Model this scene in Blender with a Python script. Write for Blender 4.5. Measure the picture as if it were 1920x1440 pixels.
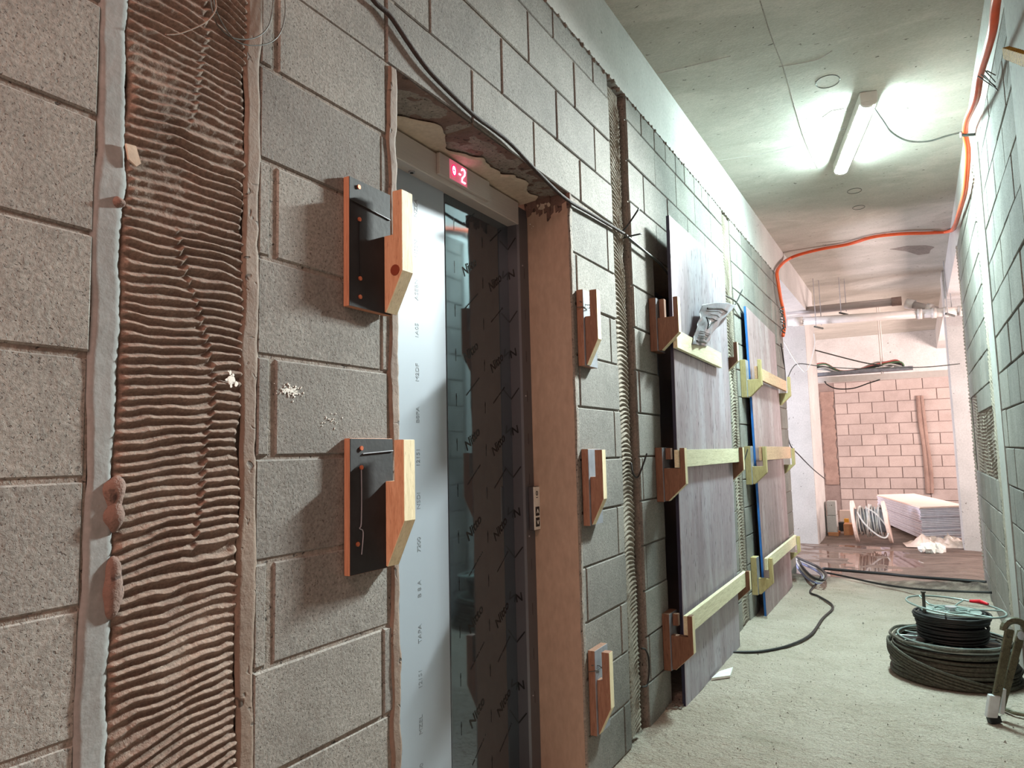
import bpy, bmesh, math, random
import numpy as np
from mathutils import Vector, Matrix
for o in list(bpy.data.objects): bpy.data.objects.remove(o, do_unlink=True)
SC = bpy.context.scene; COL = SC.collection
PI = math.pi; rnd = random.Random(7)

# ------------------------------------------------------------------ camera
YAW, PIT, ROL, FPX = 5.16484319e-01, 9.66815737e-02, -2.29961236e-02, 1329.83
CAM = Vector((1.155, 0, 1.276))
cy, sy, cp, sp, cr, sr = math.cos(YAW), math.sin(YAW), math.cos(PIT), math.sin(PIT), math.cos(ROL), math.sin(ROL)
FWD = Vector((-sy*cp, cy*cp, sp)); R0 = Vector((cy, sy, 0)); U0 = R0.cross(FWD)
RGT = cr*R0+sr*U0; UPV = -sr*R0+cr*U0
cam = bpy.data.objects.new('camera', bpy.data.cameras.new('camera')); COL.objects.link(cam)
M = Matrix((RGT, UPV, -FWD)).transposed().to_4x4(); M.translation = CAM; cam.matrix_world = M
cam.data.sensor_fit = 'HORIZONTAL'; cam.data.sensor_width = 36; cam.data.lens = FPX/1920*36; cam.data.clip_start = .02
SC.camera = cam
def at(px, py, ax, v):                       # photo pixel -> point of the place on an axis plane
    d = RGT*((px-960)/FPX)-UPV*((py-720)/FPX)+FWD
    return CAM+d*((v-CAM[ax])/d[ax])

# ------------------------------------------------------------------ world, lamps, exposure
w = bpy.data.worlds.new('world'); SC.world = w; w.use_nodes = True
w.node_tree.nodes['Background'].inputs[0].default_value = (1, .56, .46, 1)
w.node_tree.nodes['Background'].inputs[1].default_value = 1.1
SC.view_settings.view_transform = 'Standard'; SC.view_settings.look = 'None'; SC.view_settings.gamma = 1
SC.view_settings.use_curve_mapping = False
SC.view_settings.exposure = 0.5
SC.cycles.use_denoising = True
SC.cycles.max_bounces = 8; SC.cycles.diffuse_bounces = 5; SC.cycles.sample_clamp_indirect = 8
def area(name, loc, target, sx, sy_, power, col, spread=PI):
    l = bpy.data.lights.new(name, 'AREA'); l.shape = 'RECTANGLE'; l.size = sx; l.size_y = sy_; l.energy = power; l.color = col; l.spread = spread
    o = bpy.data.objects.new(name, l); COL.objects.link(o); o.location = loc
    o.rotation_euler = (Vector(target)-Vector(loc)).to_track_quat('-Z', 'Y').to_euler()
    return o
TUBE_COL = (.74, 1, .97); TUBE_STRENGTH = 420
area('corridor_lamp_behind', (.75, -1.0, 3.2), (.3, .2, 0), 1.1, .25, 34, (1, .59, .48))
area('added_throw_fill', (1.02, 4.72, 3.29), (.0, .8, .9), .3, .08, 35, (.92, 1, .97), math.radians(58))  # added light beside the tube: brightens the near wall, sharpens bracket shadows
area('side_lamp_left', (-2.6, 8.9, 1.5), (.2, 9.6, 2.4), 1.0, .8, 130, (.84, .85, 1))
area('side_lamp_right', (3.8, 8.9, 1.4), (1.0, 9.2, 3.1), 1.0, .8, 130, (1, .77, .73))
area('far_lamp_right', (3.6, 12.9, 1.8), (.8, 13.6, 2.4), 1.5, .8, 210, (1, .80, .76))
area('far_lamp_left', (-2.6, 12.9, 1.8), (.2, 13.6, 2.4), 1.5, .8, 110, (1, .80, .77))

# ------------------------------------------------------------------ materials
def lin(c): return tuple(((x/255)/12.92 if x/255 <= .04045 else ((x/255+.055)/1.055)**2.4) for x in c)
class N:
    def __init__(s, name):
        s.m = bpy.data.materials.new(name); s.m.use_nodes = True; s.t = s.m.node_tree; s.b = s.t.nodes['Principled BSDF']
    def n(s, k, **kw):
        x = s.t.nodes.new(k)
        for a, v in kw.items(): setattr(x, a, v)
        return x
    def l(s, a, b): s.t.links.new(a, b)
    def coord(s, stretch=(1, 1, 1), kind='world'):
        if kind == 'world': src = s.n('ShaderNodeNewGeometry').outputs['Position']
        else: src = s.n('ShaderNodeTexCoord').outputs['Object']
        v = s.n('ShaderNodeVectorMath', operation='MULTIPLY'); s.l(src, v.inputs[0]); v.inputs[1].default_value = stretch
        return v.outputs[0]
    def noise(s, co, scale, det=3, rough=.55, dist=0):
        x = s.n('ShaderNodeTexNoise'); s.l(co, x.inputs['Vector']); x.inputs['Scale'].default_value = scale
        x.inputs['Detail'].default_value = det; x.inputs['Roughness'].default_value = rough; x.inputs['Distortion'].default_value = dist
        return x.outputs['Fac']
    def ramp(s, f, a, b, c0=(0, 0, 0), c1=(1, 1, 1)):
        x = s.n('ShaderNodeValToRGB'); s.l(f, x.inputs[0]); e = x.color_ramp.elements
        e[0].position = a; e[1].position = b; e[0].color = (*c0, 1); e[1].color = (*c1, 1)
        return x.outputs[0]
    def mix(s, f, a, b, mode='MIX'):
        x = s.n('ShaderNodeMix', data_type='RGBA', blend_type=mode)
        for i, v in ((0, f), (6, a), (7, b)):
            if hasattr(v, 'links'): s.l(v, x.inputs[i])
            elif i == 0: x.inputs[0].default_value = v
            else: x.inputs[i].default_value = (*v, 1)
        return x.outputs[2]
    def bump(s, h, strength, dist=.01, prev=None):
        x = s.n('ShaderNodeBump'); s.l(h, x.inputs['Height']); x.inputs['Strength'].default_value = strength; x.inputs['Distance'].default_value = dist
        if prev: s.l(prev, x.inputs['Normal'])
        return x.outputs[0]
    def rand(s): return s.n('ShaderNodeObjectInfo').outputs['Random']
def gritty(name, c1, c2, scale=3, speck=None, speckscale=70, speckpos=(.30, .38), bump=.6, fine=120, rough=.92, stretch=(1, 1, 1), rand=0., stain=None, stainscale=1.2, stainpos=(.52, .62), cracks=0):
    k = N(name); co = k.coord(stretch); c1, c2 = lin(c1), lin(c2)
    c = k.mix(k.ramp(k.noise(co, scale, 5, .65), .3, .7), c1, c2)
    if stain: c = k.mix(k.ramp(k.noise(co, stainscale, 5, .7, .4), *stainpos), c, lin(stain))
    if rand:
        r = k.ramp(k.rand(), 0, 1, (1-rand,)*3, (1+rand*.4, 1+rand*.35, 1+rand*.25)); c = k.mix(1., c, r, 'MULTIPLY')
    c = k.mix(k.ramp(k.noise(co, fine, 2, .7), .25, .75), c, k.mix(.5, c, (0, 0, 0)) if fine > 100 else k.mix(.22, c, (0, 0, 0)))
    h = k.noise(co, fine, 3, .7); nrm = k.bump(h, bump, .004)
    nrm = k.bump(k.noise(co, fine/5, 3), bump*.5, .01, nrm)
    if speck:
        pit = k.ramp(k.noise(co, speckscale, 2, .5, .6), *speckpos)
        c = k.mix(pit, lin(speck), c); nrm = k.bump(pit, .5, .003, nrm)
    k.l(c, k.b.inputs['Base Color']); k.l(nrm, k.b.inputs['Normal']); k.b.inputs['Roughness'].default_value = rough
    return k.m
def plain(name, c, rough=.6, metal=0., emit=None, es=0, bump=0, bs=60, var=.12, stretch=(1, 1, 1)):
    k = N(name); c = lin(c); co = k.coord(stretch)
    col = k.mix(k.ramp(k.noise(co, bs/3, 4), .3, .7), tuple(x*(1-var) for x in c), tuple(min(1, x*(1+var)) for x in c))
    k.l(col, k.b.inputs['Base Color']); k.b.inputs['Roughness'].default_value = rough; k.b.inputs['Metallic'].default_value = metal
    if emit: k.b.inputs['Emission Color'].default_value = (*emit, 1); k.b.inputs['Emission Strength'].default_value = es
    if bump: k.l(k.bump(k.noise(co, bs, 3), bump, .004), k.b.inputs['Normal'])
    return k.m
def wood(name, c1, c2, stretch, scale=9, rough=.65, dark=(90, 55, 35), rand=.15):
    k = N(name); co = k.coord(stretch)
    f = k.noise(co, scale, 6, .7, 1.2)
    c = k.mix(k.ramp(f, .35, .65), lin(c1), lin(c2))
    c = k.mix(k.ramp(k.noise(co, scale*3.2, 3, .6), .28, .42), k.mix(.55, c, lin(dark)), c)
    c = k.mix(1., c, k.ramp(k.rand(), 0, 1, (1-rand,)*3, (1+rand*.5,)*3), 'MULTIPLY')
    k.l(c, k.b.inputs['Base Color']); k.l(k.bump(f, .3, .003), k.b.inputs['Normal']); k.b.inputs['Roughness'].default_value = rough
    return k.m
Mt = {}
Mt['block'] = gritty('concrete_block', (160, 157, 151), (132, 129, 124), 4, (84, 79, 74), 230, (.30, .40), .35, 130, rand=.20)
Mt['block_far'] = gritty('far_block', (178, 164, 157), (158, 144, 137), 3, None, 60, (.30, .38), .3, 60, rand=.10)
Mt['joint_far'] = gritty('far_joint', (140, 124, 117), (122, 106, 100), 8, None, fine=60)
Mt['far_mortar'] = gritty('far_mortar', (156, 132, 120), (132, 108, 98), 5, None, fine=60)
Mt['joint'] = gritty('joint_mortar', (160, 150, 140), (134, 125, 116), 8, (60, 55, 50), 90, (.30, .38), .6, 120)
Mt['mortar'] = gritty('combed_mortar', (152, 132, 118), (128, 108, 96), 6, None, 40, bump=.5, fine=170)
Mt['mortar_grey'] = gritty('combed_mortar_grey', (162, 152, 138), (128, 118, 104), 6, None, 40, bump=.5, fine=150)
Mt['band'] = gritty('smooth_grey_mortar', (146, 148, 147), (126, 127, 125), 7, None, bump=.25, fine=60, rough=.8)
Mt['band_brown'] = gritty('smooth_brown_mortar', (138, 120, 106), (116, 98, 86), 5, (70, 60, 52), 40, (.28, .36), bump=.4, fine=60, rough=.8)
Mt['plaster'] = gritty('beige_plaster', (206, 190, 170), (184, 168, 150), 5, None, bump=.3, fine=50)
Mt['jamb'] = gritty('brown_render', (172, 150, 132), (164, 141, 123), 2, None, bump=.08, fine=40, rough=.7, stretch=(1, 1, .4))
Mt['cast'] = gritty('cast_concrete', (202, 200, 196), (180, 178, 174), 2.2, (110, 105, 100), 28, (.24, .29), .2, 60, rough=.85)
Mt['cast_dim'] = gritty('darker_cast_concrete', (176, 176, 172), (156, 156, 152), 2.2, (96, 92, 88), 28, (.24, .29), .25, 60, rough=.9)  # darker copy of the cast concrete, toned down where faces rendered overbright
Mt['ceil'] = gritty('ceiling_concrete', (192, 188, 178), (168, 165, 154), 1.6, (92, 88, 80), 22, (.25, .30), .3, 70, rough=.9, stretch=(1, 1.7, 1), stain=(194, 190, 180), stainscale=.9)
Mt['floor'] = gritty('dusty_floor', (176, 173, 162), (150, 146, 134), 2.4, (110, 100, 84), 34, (.28, .35), .9, 60, rough=.97, stain=(146, 136, 120), stainscale=2.5, stainpos=(.56, .68))
k = N('floor_surface'); co = k.coord()
at_ = lambda nm: k.n('ShaderNodeAttribute', attribute_name=nm).outputs['Fac']
c = k.mix(k.ramp(k.noise(co, 2.2, 6, .7), .32, .68), lin((208, 196, 182)), lin((184, 171, 155)))
c = k.mix(k.ramp(k.noise(co, 1.7, 4, .6, .5), .58, .74), c, lin((172, 162, 144)))
c = k.mix(k.ramp(k.noise(co, 26, 3, .6, .3), .26, .33), lin((120, 112, 98)), c)
c = k.mix(k.ramp(k.noise(k.coord((1, 1.8, 1)), 70, 2, .6, .4), .27, .34), lin((110, 102, 88)), c)
c = k.mix(k.ramp(k.noise(co, 90, 2, .7), .25, .75), k.mix(.3, c, (0, 0, 0)), c)
md_ = k.mix(k.ramp(k.noise(k.coord((1, 2.5, 1)), 3, 5, .7), .35, .65), lin((142, 122, 110)), lin((96, 78, 68)))
c = k.mix(at_('mud'), c, md_); c = k.mix(at_('sand'), c, k.mix(k.ramp(k.noise(co, 9, 4), .35, .65), lin((118, 104, 94)), lin((84, 74, 68))))
k.l(c, k.b.inputs['Base Color']); k.l(k.ramp(at_('mud'), 0, 1, (.95,)*3, (.5,)*3), k.b.inputs['Roughness'])
nr_ = k.bump(k.noise(co, 60, 3, .7), 1., .016); nr_ = k.bump(k.noise(co, 16, 5, .65), .8, .045, nr_); nr_ = k.bump(k.ramp(k.noise(co, 26, 3, .6, .3), .24, .33), .6, .006, nr_)
k.l(nr_, k.b.inputs['Normal']); Mt['floor'] = k.m
Mt['mud'] = gritty('wet_mud', (140, 120, 108), (108, 90, 78), 3, (70, 50, 40), 25, (.30, .40), .7, 40, rough=.45)
Mt['sand'] = gritty('sand', (112, 100, 92), (82, 73, 68), 6, (50, 45, 42), 80, (.3, .4), 1., 120)
Mt['brownstain'] = gritty('chase_mortar', (128, 104, 94), (96, 76, 68), 6, (60, 48, 44), 40, (.3, .4), .8, 80)
Mt['ply_black'] = plain('black_film_plywood', (24, 24, 27), .75, bump=.2, bs=45, var=.5)
Mt['ply_grey'] = plain('grey_film_plywood', (128, 132, 140), .5, bump=.2, bs=60, var=.25)
Mt['ply_edge'] = wood('plywood_edge', (206, 150, 116), (158, 104, 78), (60, 60, 1), 6)
Mt['pine_orange'] = wood('orange_pine', (216, 172, 138), (196, 148, 114), (14, 14, 1.6), 6, dark=(120, 50, 25))
Mt['pine_red'] = wood('reddish_pine', (150, 112, 90), (126, 88, 68), (14, 14, 1.6), 6, dark=(80, 35, 20))
Mt['pine_brown'] = wood('brown_pine', (130, 92, 70), (104, 70, 52), (14, 14, 1.6), 6, dark=(60, 30, 20))
Mt['pine_olive'] = wood('olive_pine', (188, 172, 126), (164, 148, 102), (14, 14, 1.6), 6, dark=(100, 85, 50))
Mt['pine_pale'] = wood('pale_pine', (232, 220, 186), (210, 196, 158), (10, 10, 1.6), 6, dark=(150, 130, 90), rand=.05)
Mt['pine_batten'] = wood('pale_batten', (230, 222, 192), (204, 194, 160), (14, 1.2, 14), 6, dark=(130, 115, 80), rand=.08)
Mt['pine_tan'] = wood('tan_batten', (214, 176, 142), (186, 146, 116), (14, 1.2, 14), 6, dark=(130, 80, 50), rand=.05)
Mt['knot'] = plain('knot', (120, 52, 30), .6)
Mt['screw'] = plain('copper_screw', (214, 120, 86), .4, .7)
Mt['film_white'] = plain('white_protective_film', (158, 168, 178), .5, .12, var=.03, bs=3)
Mt['film_dark'] = plain('dark_protective_film', (98, 108, 116), .05, .72, var=.03, bs=3)
Mt['plate'] = plain('pale_button_plate', (226, 222, 212), .5)
Mt['film_jamb'] = plain('dark_film_on_frame', (98, 100, 106), .35, .5, var=.03, bs=3)
Mt['steel'] = plain('brushed_steel', (196, 188, 182), .5, .35, var=.05, stretch=(1, 1, 20), bs=30)
Mt['steel_dark'] = plain('dark_steel', (96, 94, 96), .3, .7, var=.05)  # darker steel tone for the call panel case
Mt['ink'] = plain('black_ink', (12, 12, 14), .4)
Mt['ink_grey'] = plain('grey_ink', (120, 128, 134), .5)
Mt['black'] = plain('black_rubber', (26, 27, 28), .55, var=.3)
Mt['oldcable'] = plain('dusty_black_cable', (58, 50, 48), .9, bump=.6, bs=200, var=.3)
Mt['wire'] = plain('dark_wire', (74, 76, 72), .5, .2, var=.4)
Mt['rope'] = plain('steel_cable', (78, 76, 66), .45, .35, bump=.8, bs=260, var=.5)
Mt['teal_metal'] = plain('painted_wire_rim', (150, 166, 162), .4, .4)
Mt['galv'] = plain('galvanised', (176, 176, 180), .4, .6)
Mt['olive_metal'] = gritty('dirty_steel', (118, 116, 92), (92, 90, 70), 20, (50, 48, 38), 60, (.3, .4), .4, 120, rough=.5)
Mt['tape'] = plain('white_tape', (206, 214, 218), .5)
Mt['red'] = plain('red_plastic', (214, 24, 44), .4)
Mt['yellow'] = gritty('yellow_foam', (190, 150, 20), (150, 112, 10), 30, (90, 66, 8), 90, (.35, .45), .8, 150)
Mt['orange'] = plain('orange_conduit', (226, 92, 48), .38, var=.08)
Mt['pvc'] = plain('grey_pvc', (206, 200, 194), .35, var=.05)
Mt['pvc_grey'] = plain('darker_grey_pvc', (160, 150, 144), .4, var=.05)
Mt['panel'] = gritty('purplish_film_face', (166, 154, 162), (136, 122, 130), 4, (84, 72, 78), 26, (.30, .38), .25, 50, rough=.5, stretch=(1, 3, .45), stain=(176, 171, 182), stainscale=1.6, stainpos=(.45, .65))
Mt['panel2'] = gritty('reddish_film_face', (160, 140, 142), (130, 108, 110), 4, (78, 62, 62), 26, (.30, .38), .25, 50, rough=.5, stretch=(1, 3, .45), stain=(178, 166, 168), stainscale=1.6, stainpos=(.5, .7))
Mt['navy'] = plain('dark_blue_edge', (26, 30, 58), .5)
Mt['blue'] = plain('blue_edge', (40, 110, 190), .5)
Mt['teal'] = plain('teal_edge', (90, 170, 190), .5)
Mt['plastic'] = plain('crumpled_plastic', (124, 121, 128), .35, bump=.6, bs=30, var=.2)
Mt['paper'] = plain('white_paper', (230, 232, 226), .8)
Mt['board_edge'] = plain('plasterboard_edge', (204, 202, 212), .8, var=.08)
Mt['board_face'] = plain('plasterboard_face', (236, 212, 200), .8, var=.04)
Mt['cardboard'] = plain('cardboard', (176, 122, 84), .8, bump=.2)
Mt['sheet'] = plain('plastic_sheet', (226, 208, 194), .35, bump=.5, bs=20, var=.15)
Mt['cable_white'] = plain('pale_cable', (200, 200, 196), .5)
Mt['cable_blue'] = plain('bluish_cable', (150, 162, 204), .5)
Mt['cable_green'] = plain('green_cable', (96, 128, 96), .5)
Mt['cable_red'] = plain('pinkish_cable', (196, 110, 104), .5)
Mt['amber'] = plain('amber_plastic', (200, 140, 30), .5)
k = N('water'); k.b.inputs['Base Color'].default_value = (*lin((120, 92, 80)), 1); k.b.inputs['Roughness'].default_value = .04; k.b.inputs['IOR'].default_value = 2.0
k.l(k.bump(k.noise(k.coord((1, .5, 1)), 14, 2), .06, .01), k.b.inputs['Normal']); Mt['water'] = k.m
def emis(name, col, st):
    m = bpy.data.materials.new(name); m.use_nodes = True; b = m.node_tree.nodes['Principled BSDF']
    b.inputs['Base Color'].default_value = (*col, 1); b.inputs['Emission Color'].default_value = (*col, 1); b.inputs['Emission Strength'].default_value = st
    return m
Mt['tube'] = emis('lit_diffuser', TUBE_COL, TUBE_STRENGTH)
Mt['led'] = emis('red_led', (1, .34, .55), 5)
Mt['led_red'] = emis('deep_red_led', (.85, .02, .10), 1.0)
Mt['ledglass'] = emis('lit_display_glass', (.55, .12, .17), .55)

# ------------------------------------------------------------------ mesh helpers
class MB:
    def __init__(s): s.v = []; s.f = []
    def add(s, vs, fs):
        n = len(s.v); s.v += [tuple(v) for v in vs]; s.f += [tuple(i+n for i in f) for f in fs]; return s
    def box(s, a, b):
        (x0, y0, z0), (x1, y1, z1) = a, b
        return s.add([(x, y, z) for x in (x0, x1) for y in (y0, y1) for z in (z0, z1)],
                     [(0, 1, 3, 2), (4, 6, 7, 5), (0, 4, 5, 1), (2, 3, 7, 6), (0, 2, 6, 4), (1, 5, 7, 3)])
    def prism(s, pts, d):                   # polygon pts (3D) extruded by vector d
        n = len(pts); d = Vector(d); a = [Vector(p) for p in pts]
        return s.add(a+[p+d for p in a], [tuple(range(n))[::-1], tuple(range(n, 2*n))]+[(i, (i+1) % n, n+(i+1) % n, n+i) for i in range(n)])
    def tube(s, pts, r, seg=8, closed=False, cap=True):
        P = [Vector(p) for p in pts]; n = len(P); rings = []; up = None
        R = r if isinstance(r, (list, tuple)) else [r]*n
        for i, p in enumerate(P):
            t = (P[(i+1) % n]-P[i-1]) if closed else (P[min(i+1, n-1)]-P[max(i-1, 0)])
            if t.length < 1e-9: t = Vector((0, 0, 1))
            t.normalize()
            if up is None: up = t.orthogonal().normalized()
            up = (up-t*up.dot(t)); up = up.normalized() if up.length > 1e-6 else t.orthogonal().normalized()
            q = t.cross(up); rings.append([p+(up*math.cos(2*PI*j/seg)+q*math.sin(2*PI*j/seg))*R[i] for j in range(seg)])
        vs = [v for g in rings for v in g]; fs = []
        for i in range(n if closed else n-1):
            a = i*seg; b = ((i+1) % n)*seg
            fs += [(a+j, a+(j+1) % seg, b+(j+1) % seg, b+j) for j in range(seg)]
        if cap and not closed: fs += [tuple(range(seg))[::-1], tuple((n-1)*seg+j for j in range(seg))]
        return s.add(vs, fs)
    def build(s, name, mat, parent=None, smooth=False, bevel=0, recalc=True):
        off = Vector((0, 0, 0))
        if parent: off = parent['_w'] if '_w' in parent else Vector((0, 0, 0)); off = Vector(off)
        me = bpy.data.meshes.new(name)
        me.from_pydata([tuple(Vector(v)-off) for v in s.v], [], s.f)
        if recalc:
            bm = bmesh.new(); bm.from_mesh(me); bmesh.ops.recalc_face_normals(bm, faces=bm.faces)
            if bevel: bmesh.ops.bevel(bm, geom=bm.edges[:], offset=bevel, segments=1, affect='EDGES', clamp_overlap=True)
            bm.to_mesh(me); bm.free()
        me.materials.append(Mt[mat] if isinstance(mat, str) else mat)
        if smooth: me.polygons.foreach_set('use_smooth', [True]*len(me.polygons))
        o = bpy.data.objects.new(name, me); COL.objects.link(o)
        if parent: o.parent = parent
        o['_w'] = tuple(off)
        return o
def crom(pts, n=6, closed=False):
    P = [Vector(p) for p in pts]; out = []; m = len(P)
    for i in range(m if closed else m-1):
        g = lambda k: P[k % m] if closed else P[max(0, min(m-1, k))]
        a, b, c, d = g(i-1), g(i), g(i+1), g(i+2)
        for j in range(n):
            t = j/n; out.append(.5*((2*b)+(c-a)*t+(2*a-5*b+4*c-d)*t*t+(3*b-a-3*c+d)*t**3))
    if not closed: out.append(P[-1])
    return out
def tag(o, label=None, cat=None, group=None, kind=None):
    for a, v in (('label', label), ('category', cat), ('group', group), ('kind', kind)):
        if v: o[a] = v
    return o
def thing(name, label, cat, loc=(0, 0, 0), group=None, kind=None):
    o = bpy.data.objects.new(name, None); COL.objects.link(o); o.location = loc; o['_w'] = tuple(loc); o.empty_display_size = .1
    return tag(o, label, cat, group, kind)
def box(name, a, b, mat, parent=None, bevel=0): return MB().box(a, b).build(name, mat, parent, bevel=bevel)
def vnoise(Y, Z, s, seed):
    r = np.random.RandomState(seed); G = r.rand(64, 64); y = Y/s+500; z = Z/s+500
    yi = np.floor(y).astype(int); zi = np.floor(z).astype(int); fy = y-yi; fz = z-zi; fy = fy*fy*(3-2*fy); fz = fz*fz*(3-2*fz)
    g = lambda a, b: G[a % 64, b % 64]
    return (g(yi, zi)*(1-fy)+g(yi+1, zi)*fy)*(1-fz)+(g(yi, zi+1)*(1-fy)+g(yi+1, zi+1)*fy)*fz
def fbm(Y, Z, s, seed, o=3): return sum(vnoise(Y, Z, s/2**i, seed+i)*.5**i for i in range(o))/sum(.5**i for i in range(o))
def gridmesh(name, X, mat, parent=None, smooth=True, flip=False):
    a, b, _ = X.shape; off = np.array(parent['_w'] if parent and '_w' in parent else (0, 0, 0))
    me = bpy.data.meshes.new(name); V = (X.reshape(-1, 3)-off)
    i = np.arange(a*b).reshape(a, b); q = np.stack([i[:-1, :-1], i[1:, :-1], i[1:, 1:], i[:-1, 1:]], -1).reshape(-1, 4)
    if flip: q = q[:, ::-1]
    me.vertices.add(a*b); me.vertices.foreach_set('co', V.astype(np.float32).ravel())
    me.loops.add(q.size); me.loops.foreach_set('vertex_index', q.astype(np.int32).ravel())
    me.polygons.add(len(q)); me.polygons.foreach_set('loop_start', (np.arange(len(q))*4).astype(np.int32))
    me.update(calc_edges=True); me.validate()
    if smooth: me.polygons.foreach_set('use_smooth', [True]*len(q))
    me.materials.append(Mt[mat]); o = bpy.data.objects.new(name, me); COL.objects.link(o)
    if parent: o.parent = parent
    return o
# combed notched-trowel mortar: real ridges. plane axis x=x0, outward sign sg
def comb(name, x0, sg, y0, y1, z0, z1, mat, parent, sp=.0195, amp=.0065, seed=1, tilt=None, arc=0., ny=44, dz=.0022, rag=.012, seam=True, flipax=False):
    nz = int((z1-z0)/dz); y = np.linspace(0, 1, ny); z = np.linspace(z0, z1, nz); U, Z = np.meshgrid(y, z, indexing='ij'); wd = y1-y0
    rL = (fbm(Z*0, Z, .05, seed+40)-.5)*2*rag; rR = (fbm(Z*0, Z, .06, seed+50)-.5)*2*rag
    Y = y0+rL+(wd+rR-rL)*U
    t = tilt(Z) if tilt else 0*Z
    wp = t*wd*(U-.5)+arc*(np.abs(U-.5)*2)**2+(fbm(Y, Z, .16, seed)-.5)*.030+(fbm(Y, Z, .05, seed+9)-.5)*.010
    if seam:
        s = np.clip((U-(.5+.5*(vnoise(Z*0, Z, .35, seed+3)-.5)))/.03, 0, 1)*np.clip((vnoise(Z*0, Z, .45, seed+5)-.5)/.04, 0, 1)
        wp = wp+s*.008
    ph = (Z-wp)/sp; r = np.abs(((ph+.5) % 1)-.5)*2           # 0 at ridge
    rid = np.clip(1-r/.78, 0, 1)**.8
    am = np.clip(.55+1.5*(fbm(Y, Z, .11, seed+20)-.25), .2, 1.15)
    h = amp*rid*am+(fbm(Y, Z, .012, seed+30, 2)-.5)*.0022+(fbm(Y, Z, .09, seed+31)-.5)*.004
    e = np.clip(np.minimum(U, 1-U)/.05, 0, 1); h = h*e
    edge = np.clip(np.minimum(U, 1-U)/.02, 0, 1)
    h = h-(1-edge)*.005
    X = np.stack([x0+sg*h, Y, Z], -1)
    if flipax: X = np.stack([Y, x0+sg*h, Z], -1)
    o = gridmesh(name, X, mat, parent); o['kind'] = 'stuff'
    return o
BLK = {}
def block(parent, x, sg, y0, y1, z0, z1, mat='block', axis='x', g=.0038, name='concrete_block', dep=.05):
    ly, lz = round(y1-y0-2*g, 3), round(z1-z0-2*g, 3)
    key = (ly, lz, mat, sg, axis)
    if key not in BLK:
        c = .0035; m = MB()
        A = [(-dep*sg, 0, 0), (-dep*sg, ly, 0), (-dep*sg, ly, lz), (-dep*sg, 0, lz)]
        B = [(-c*sg, 0, 0), (-c*sg, ly, 0), (-c*sg, ly, lz), (-c*sg, 0, lz)]
        C = [(0, c, c), (0, ly-c, c), (0, ly-c, lz-c), (0, c, lz-c)]
        vs = A+B+C
        if axis == 'y': vs = [(v[1], v[0], v[2]) for v in vs]
        m.add(vs, [(i, (i+1) % 4, 4+(i+1) % 4, 4+i) for i in range(4)]+[(4+i, 4+(i+1) % 4, 8+(i+1) % 4, 8+i) for i in range(4)]+[(8, 9, 10, 11), (3, 2, 1, 0)])
        o = m.build(name, mat, None); BLK[key] = o.data; COL.objects.unlink(o); bpy.data.objects.remove(o)
    o = bpy.data.objects.new(name, BLK[key]); COL.objects.link(o); o.parent = parent
    dx = rnd.uniform(-.0025, .002)
    if axis == 'x': o.location = (x+sg*dx, y0+g, z0+g)
    else: o.location = (y0+g, x+sg*dx, z0+g)
    o.rotation_euler = (rnd.uniform(-.003, .003), rnd.uniform(-.004, .004), rnd.uniform(-.004, .004))
    return o
def row(parent, x, sg, z0, z1, js, **kw):
    for a, b in zip(js[:-1], js[1:]): block(parent, x, sg, a, b, z0, z1, **kw)
ZC = [0]+[.2+.2085*i for i in range(11)]+[2.50, 2.71, 2.92, 3.045]     # bed joints
ZC[11] = 2.295

# ------------------------------------------------------------------ room shell
WL = thing('wall_left', None, None, kind='structure')
m = MB()
for y0, y1, x1 in ((-1.0, .655, -.0045), (.655, .985, -.016), (.985, 1.44, -.0045), (2.534, 3.02, -.007), (3.02, 3.245, -.055), (3.245, 3.60, -.010), (4.72, 5.25, -.010), (5.25, 5.5, -.016), (5.5, 5.88, -.010), (6.92, 7.8, -.010)):
    m.box((-.22, y0, -.05), (x1, y1, 3.05))
for y0, y1 in ((1.44, 2.53), (3.60, 4.72), (5.88, 6.92)): m.box((-.22, y0, 2.312), (-.007, y1, 3.05))
m.build('wall_core', 'joint', WL)
# section left of the mortar strip
for k_ in range(15):
    z0 = .05+.2*k_
    row(WL, 0, 1, z0, min(z0+.2, 3.045), [-.60, -.18, .24, .655] if k_ % 2 else [-.38, .03, .44, .655])
for k_ in range(11):
    z0 = .03+.208*k_
    if k_ % 2 == 0: row(WL, 0, 1, z0, z0+.208, [.985, 1.022]); row(WL, 0, 1, z0, z0+.208, [1.034, 1.40])
    else: row(WL, 0, 1, z0, z0+.208, [.985, 1.375, 1.425])
row(WL, 0, 1, 2.312, 2.50, [.985, 1.40, 1.82, 2.24, 2.654, 3.015], mat='block')
row(WL, 0, 1, 2.50, 2.71, [.985, 1.18, 1.60, 2.017, 2.44, 2.825, 3.015])
row(WL, 0, 1, 2.71, 2.92, [.985, 1.38, 1.79, 2.215, 2.625, 3.015])
row(WL, 0, 1, 2.92, 3.045, [.985, 1.20, 1.60, 2.02, 2.435, 2.84, 3.015])
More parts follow.
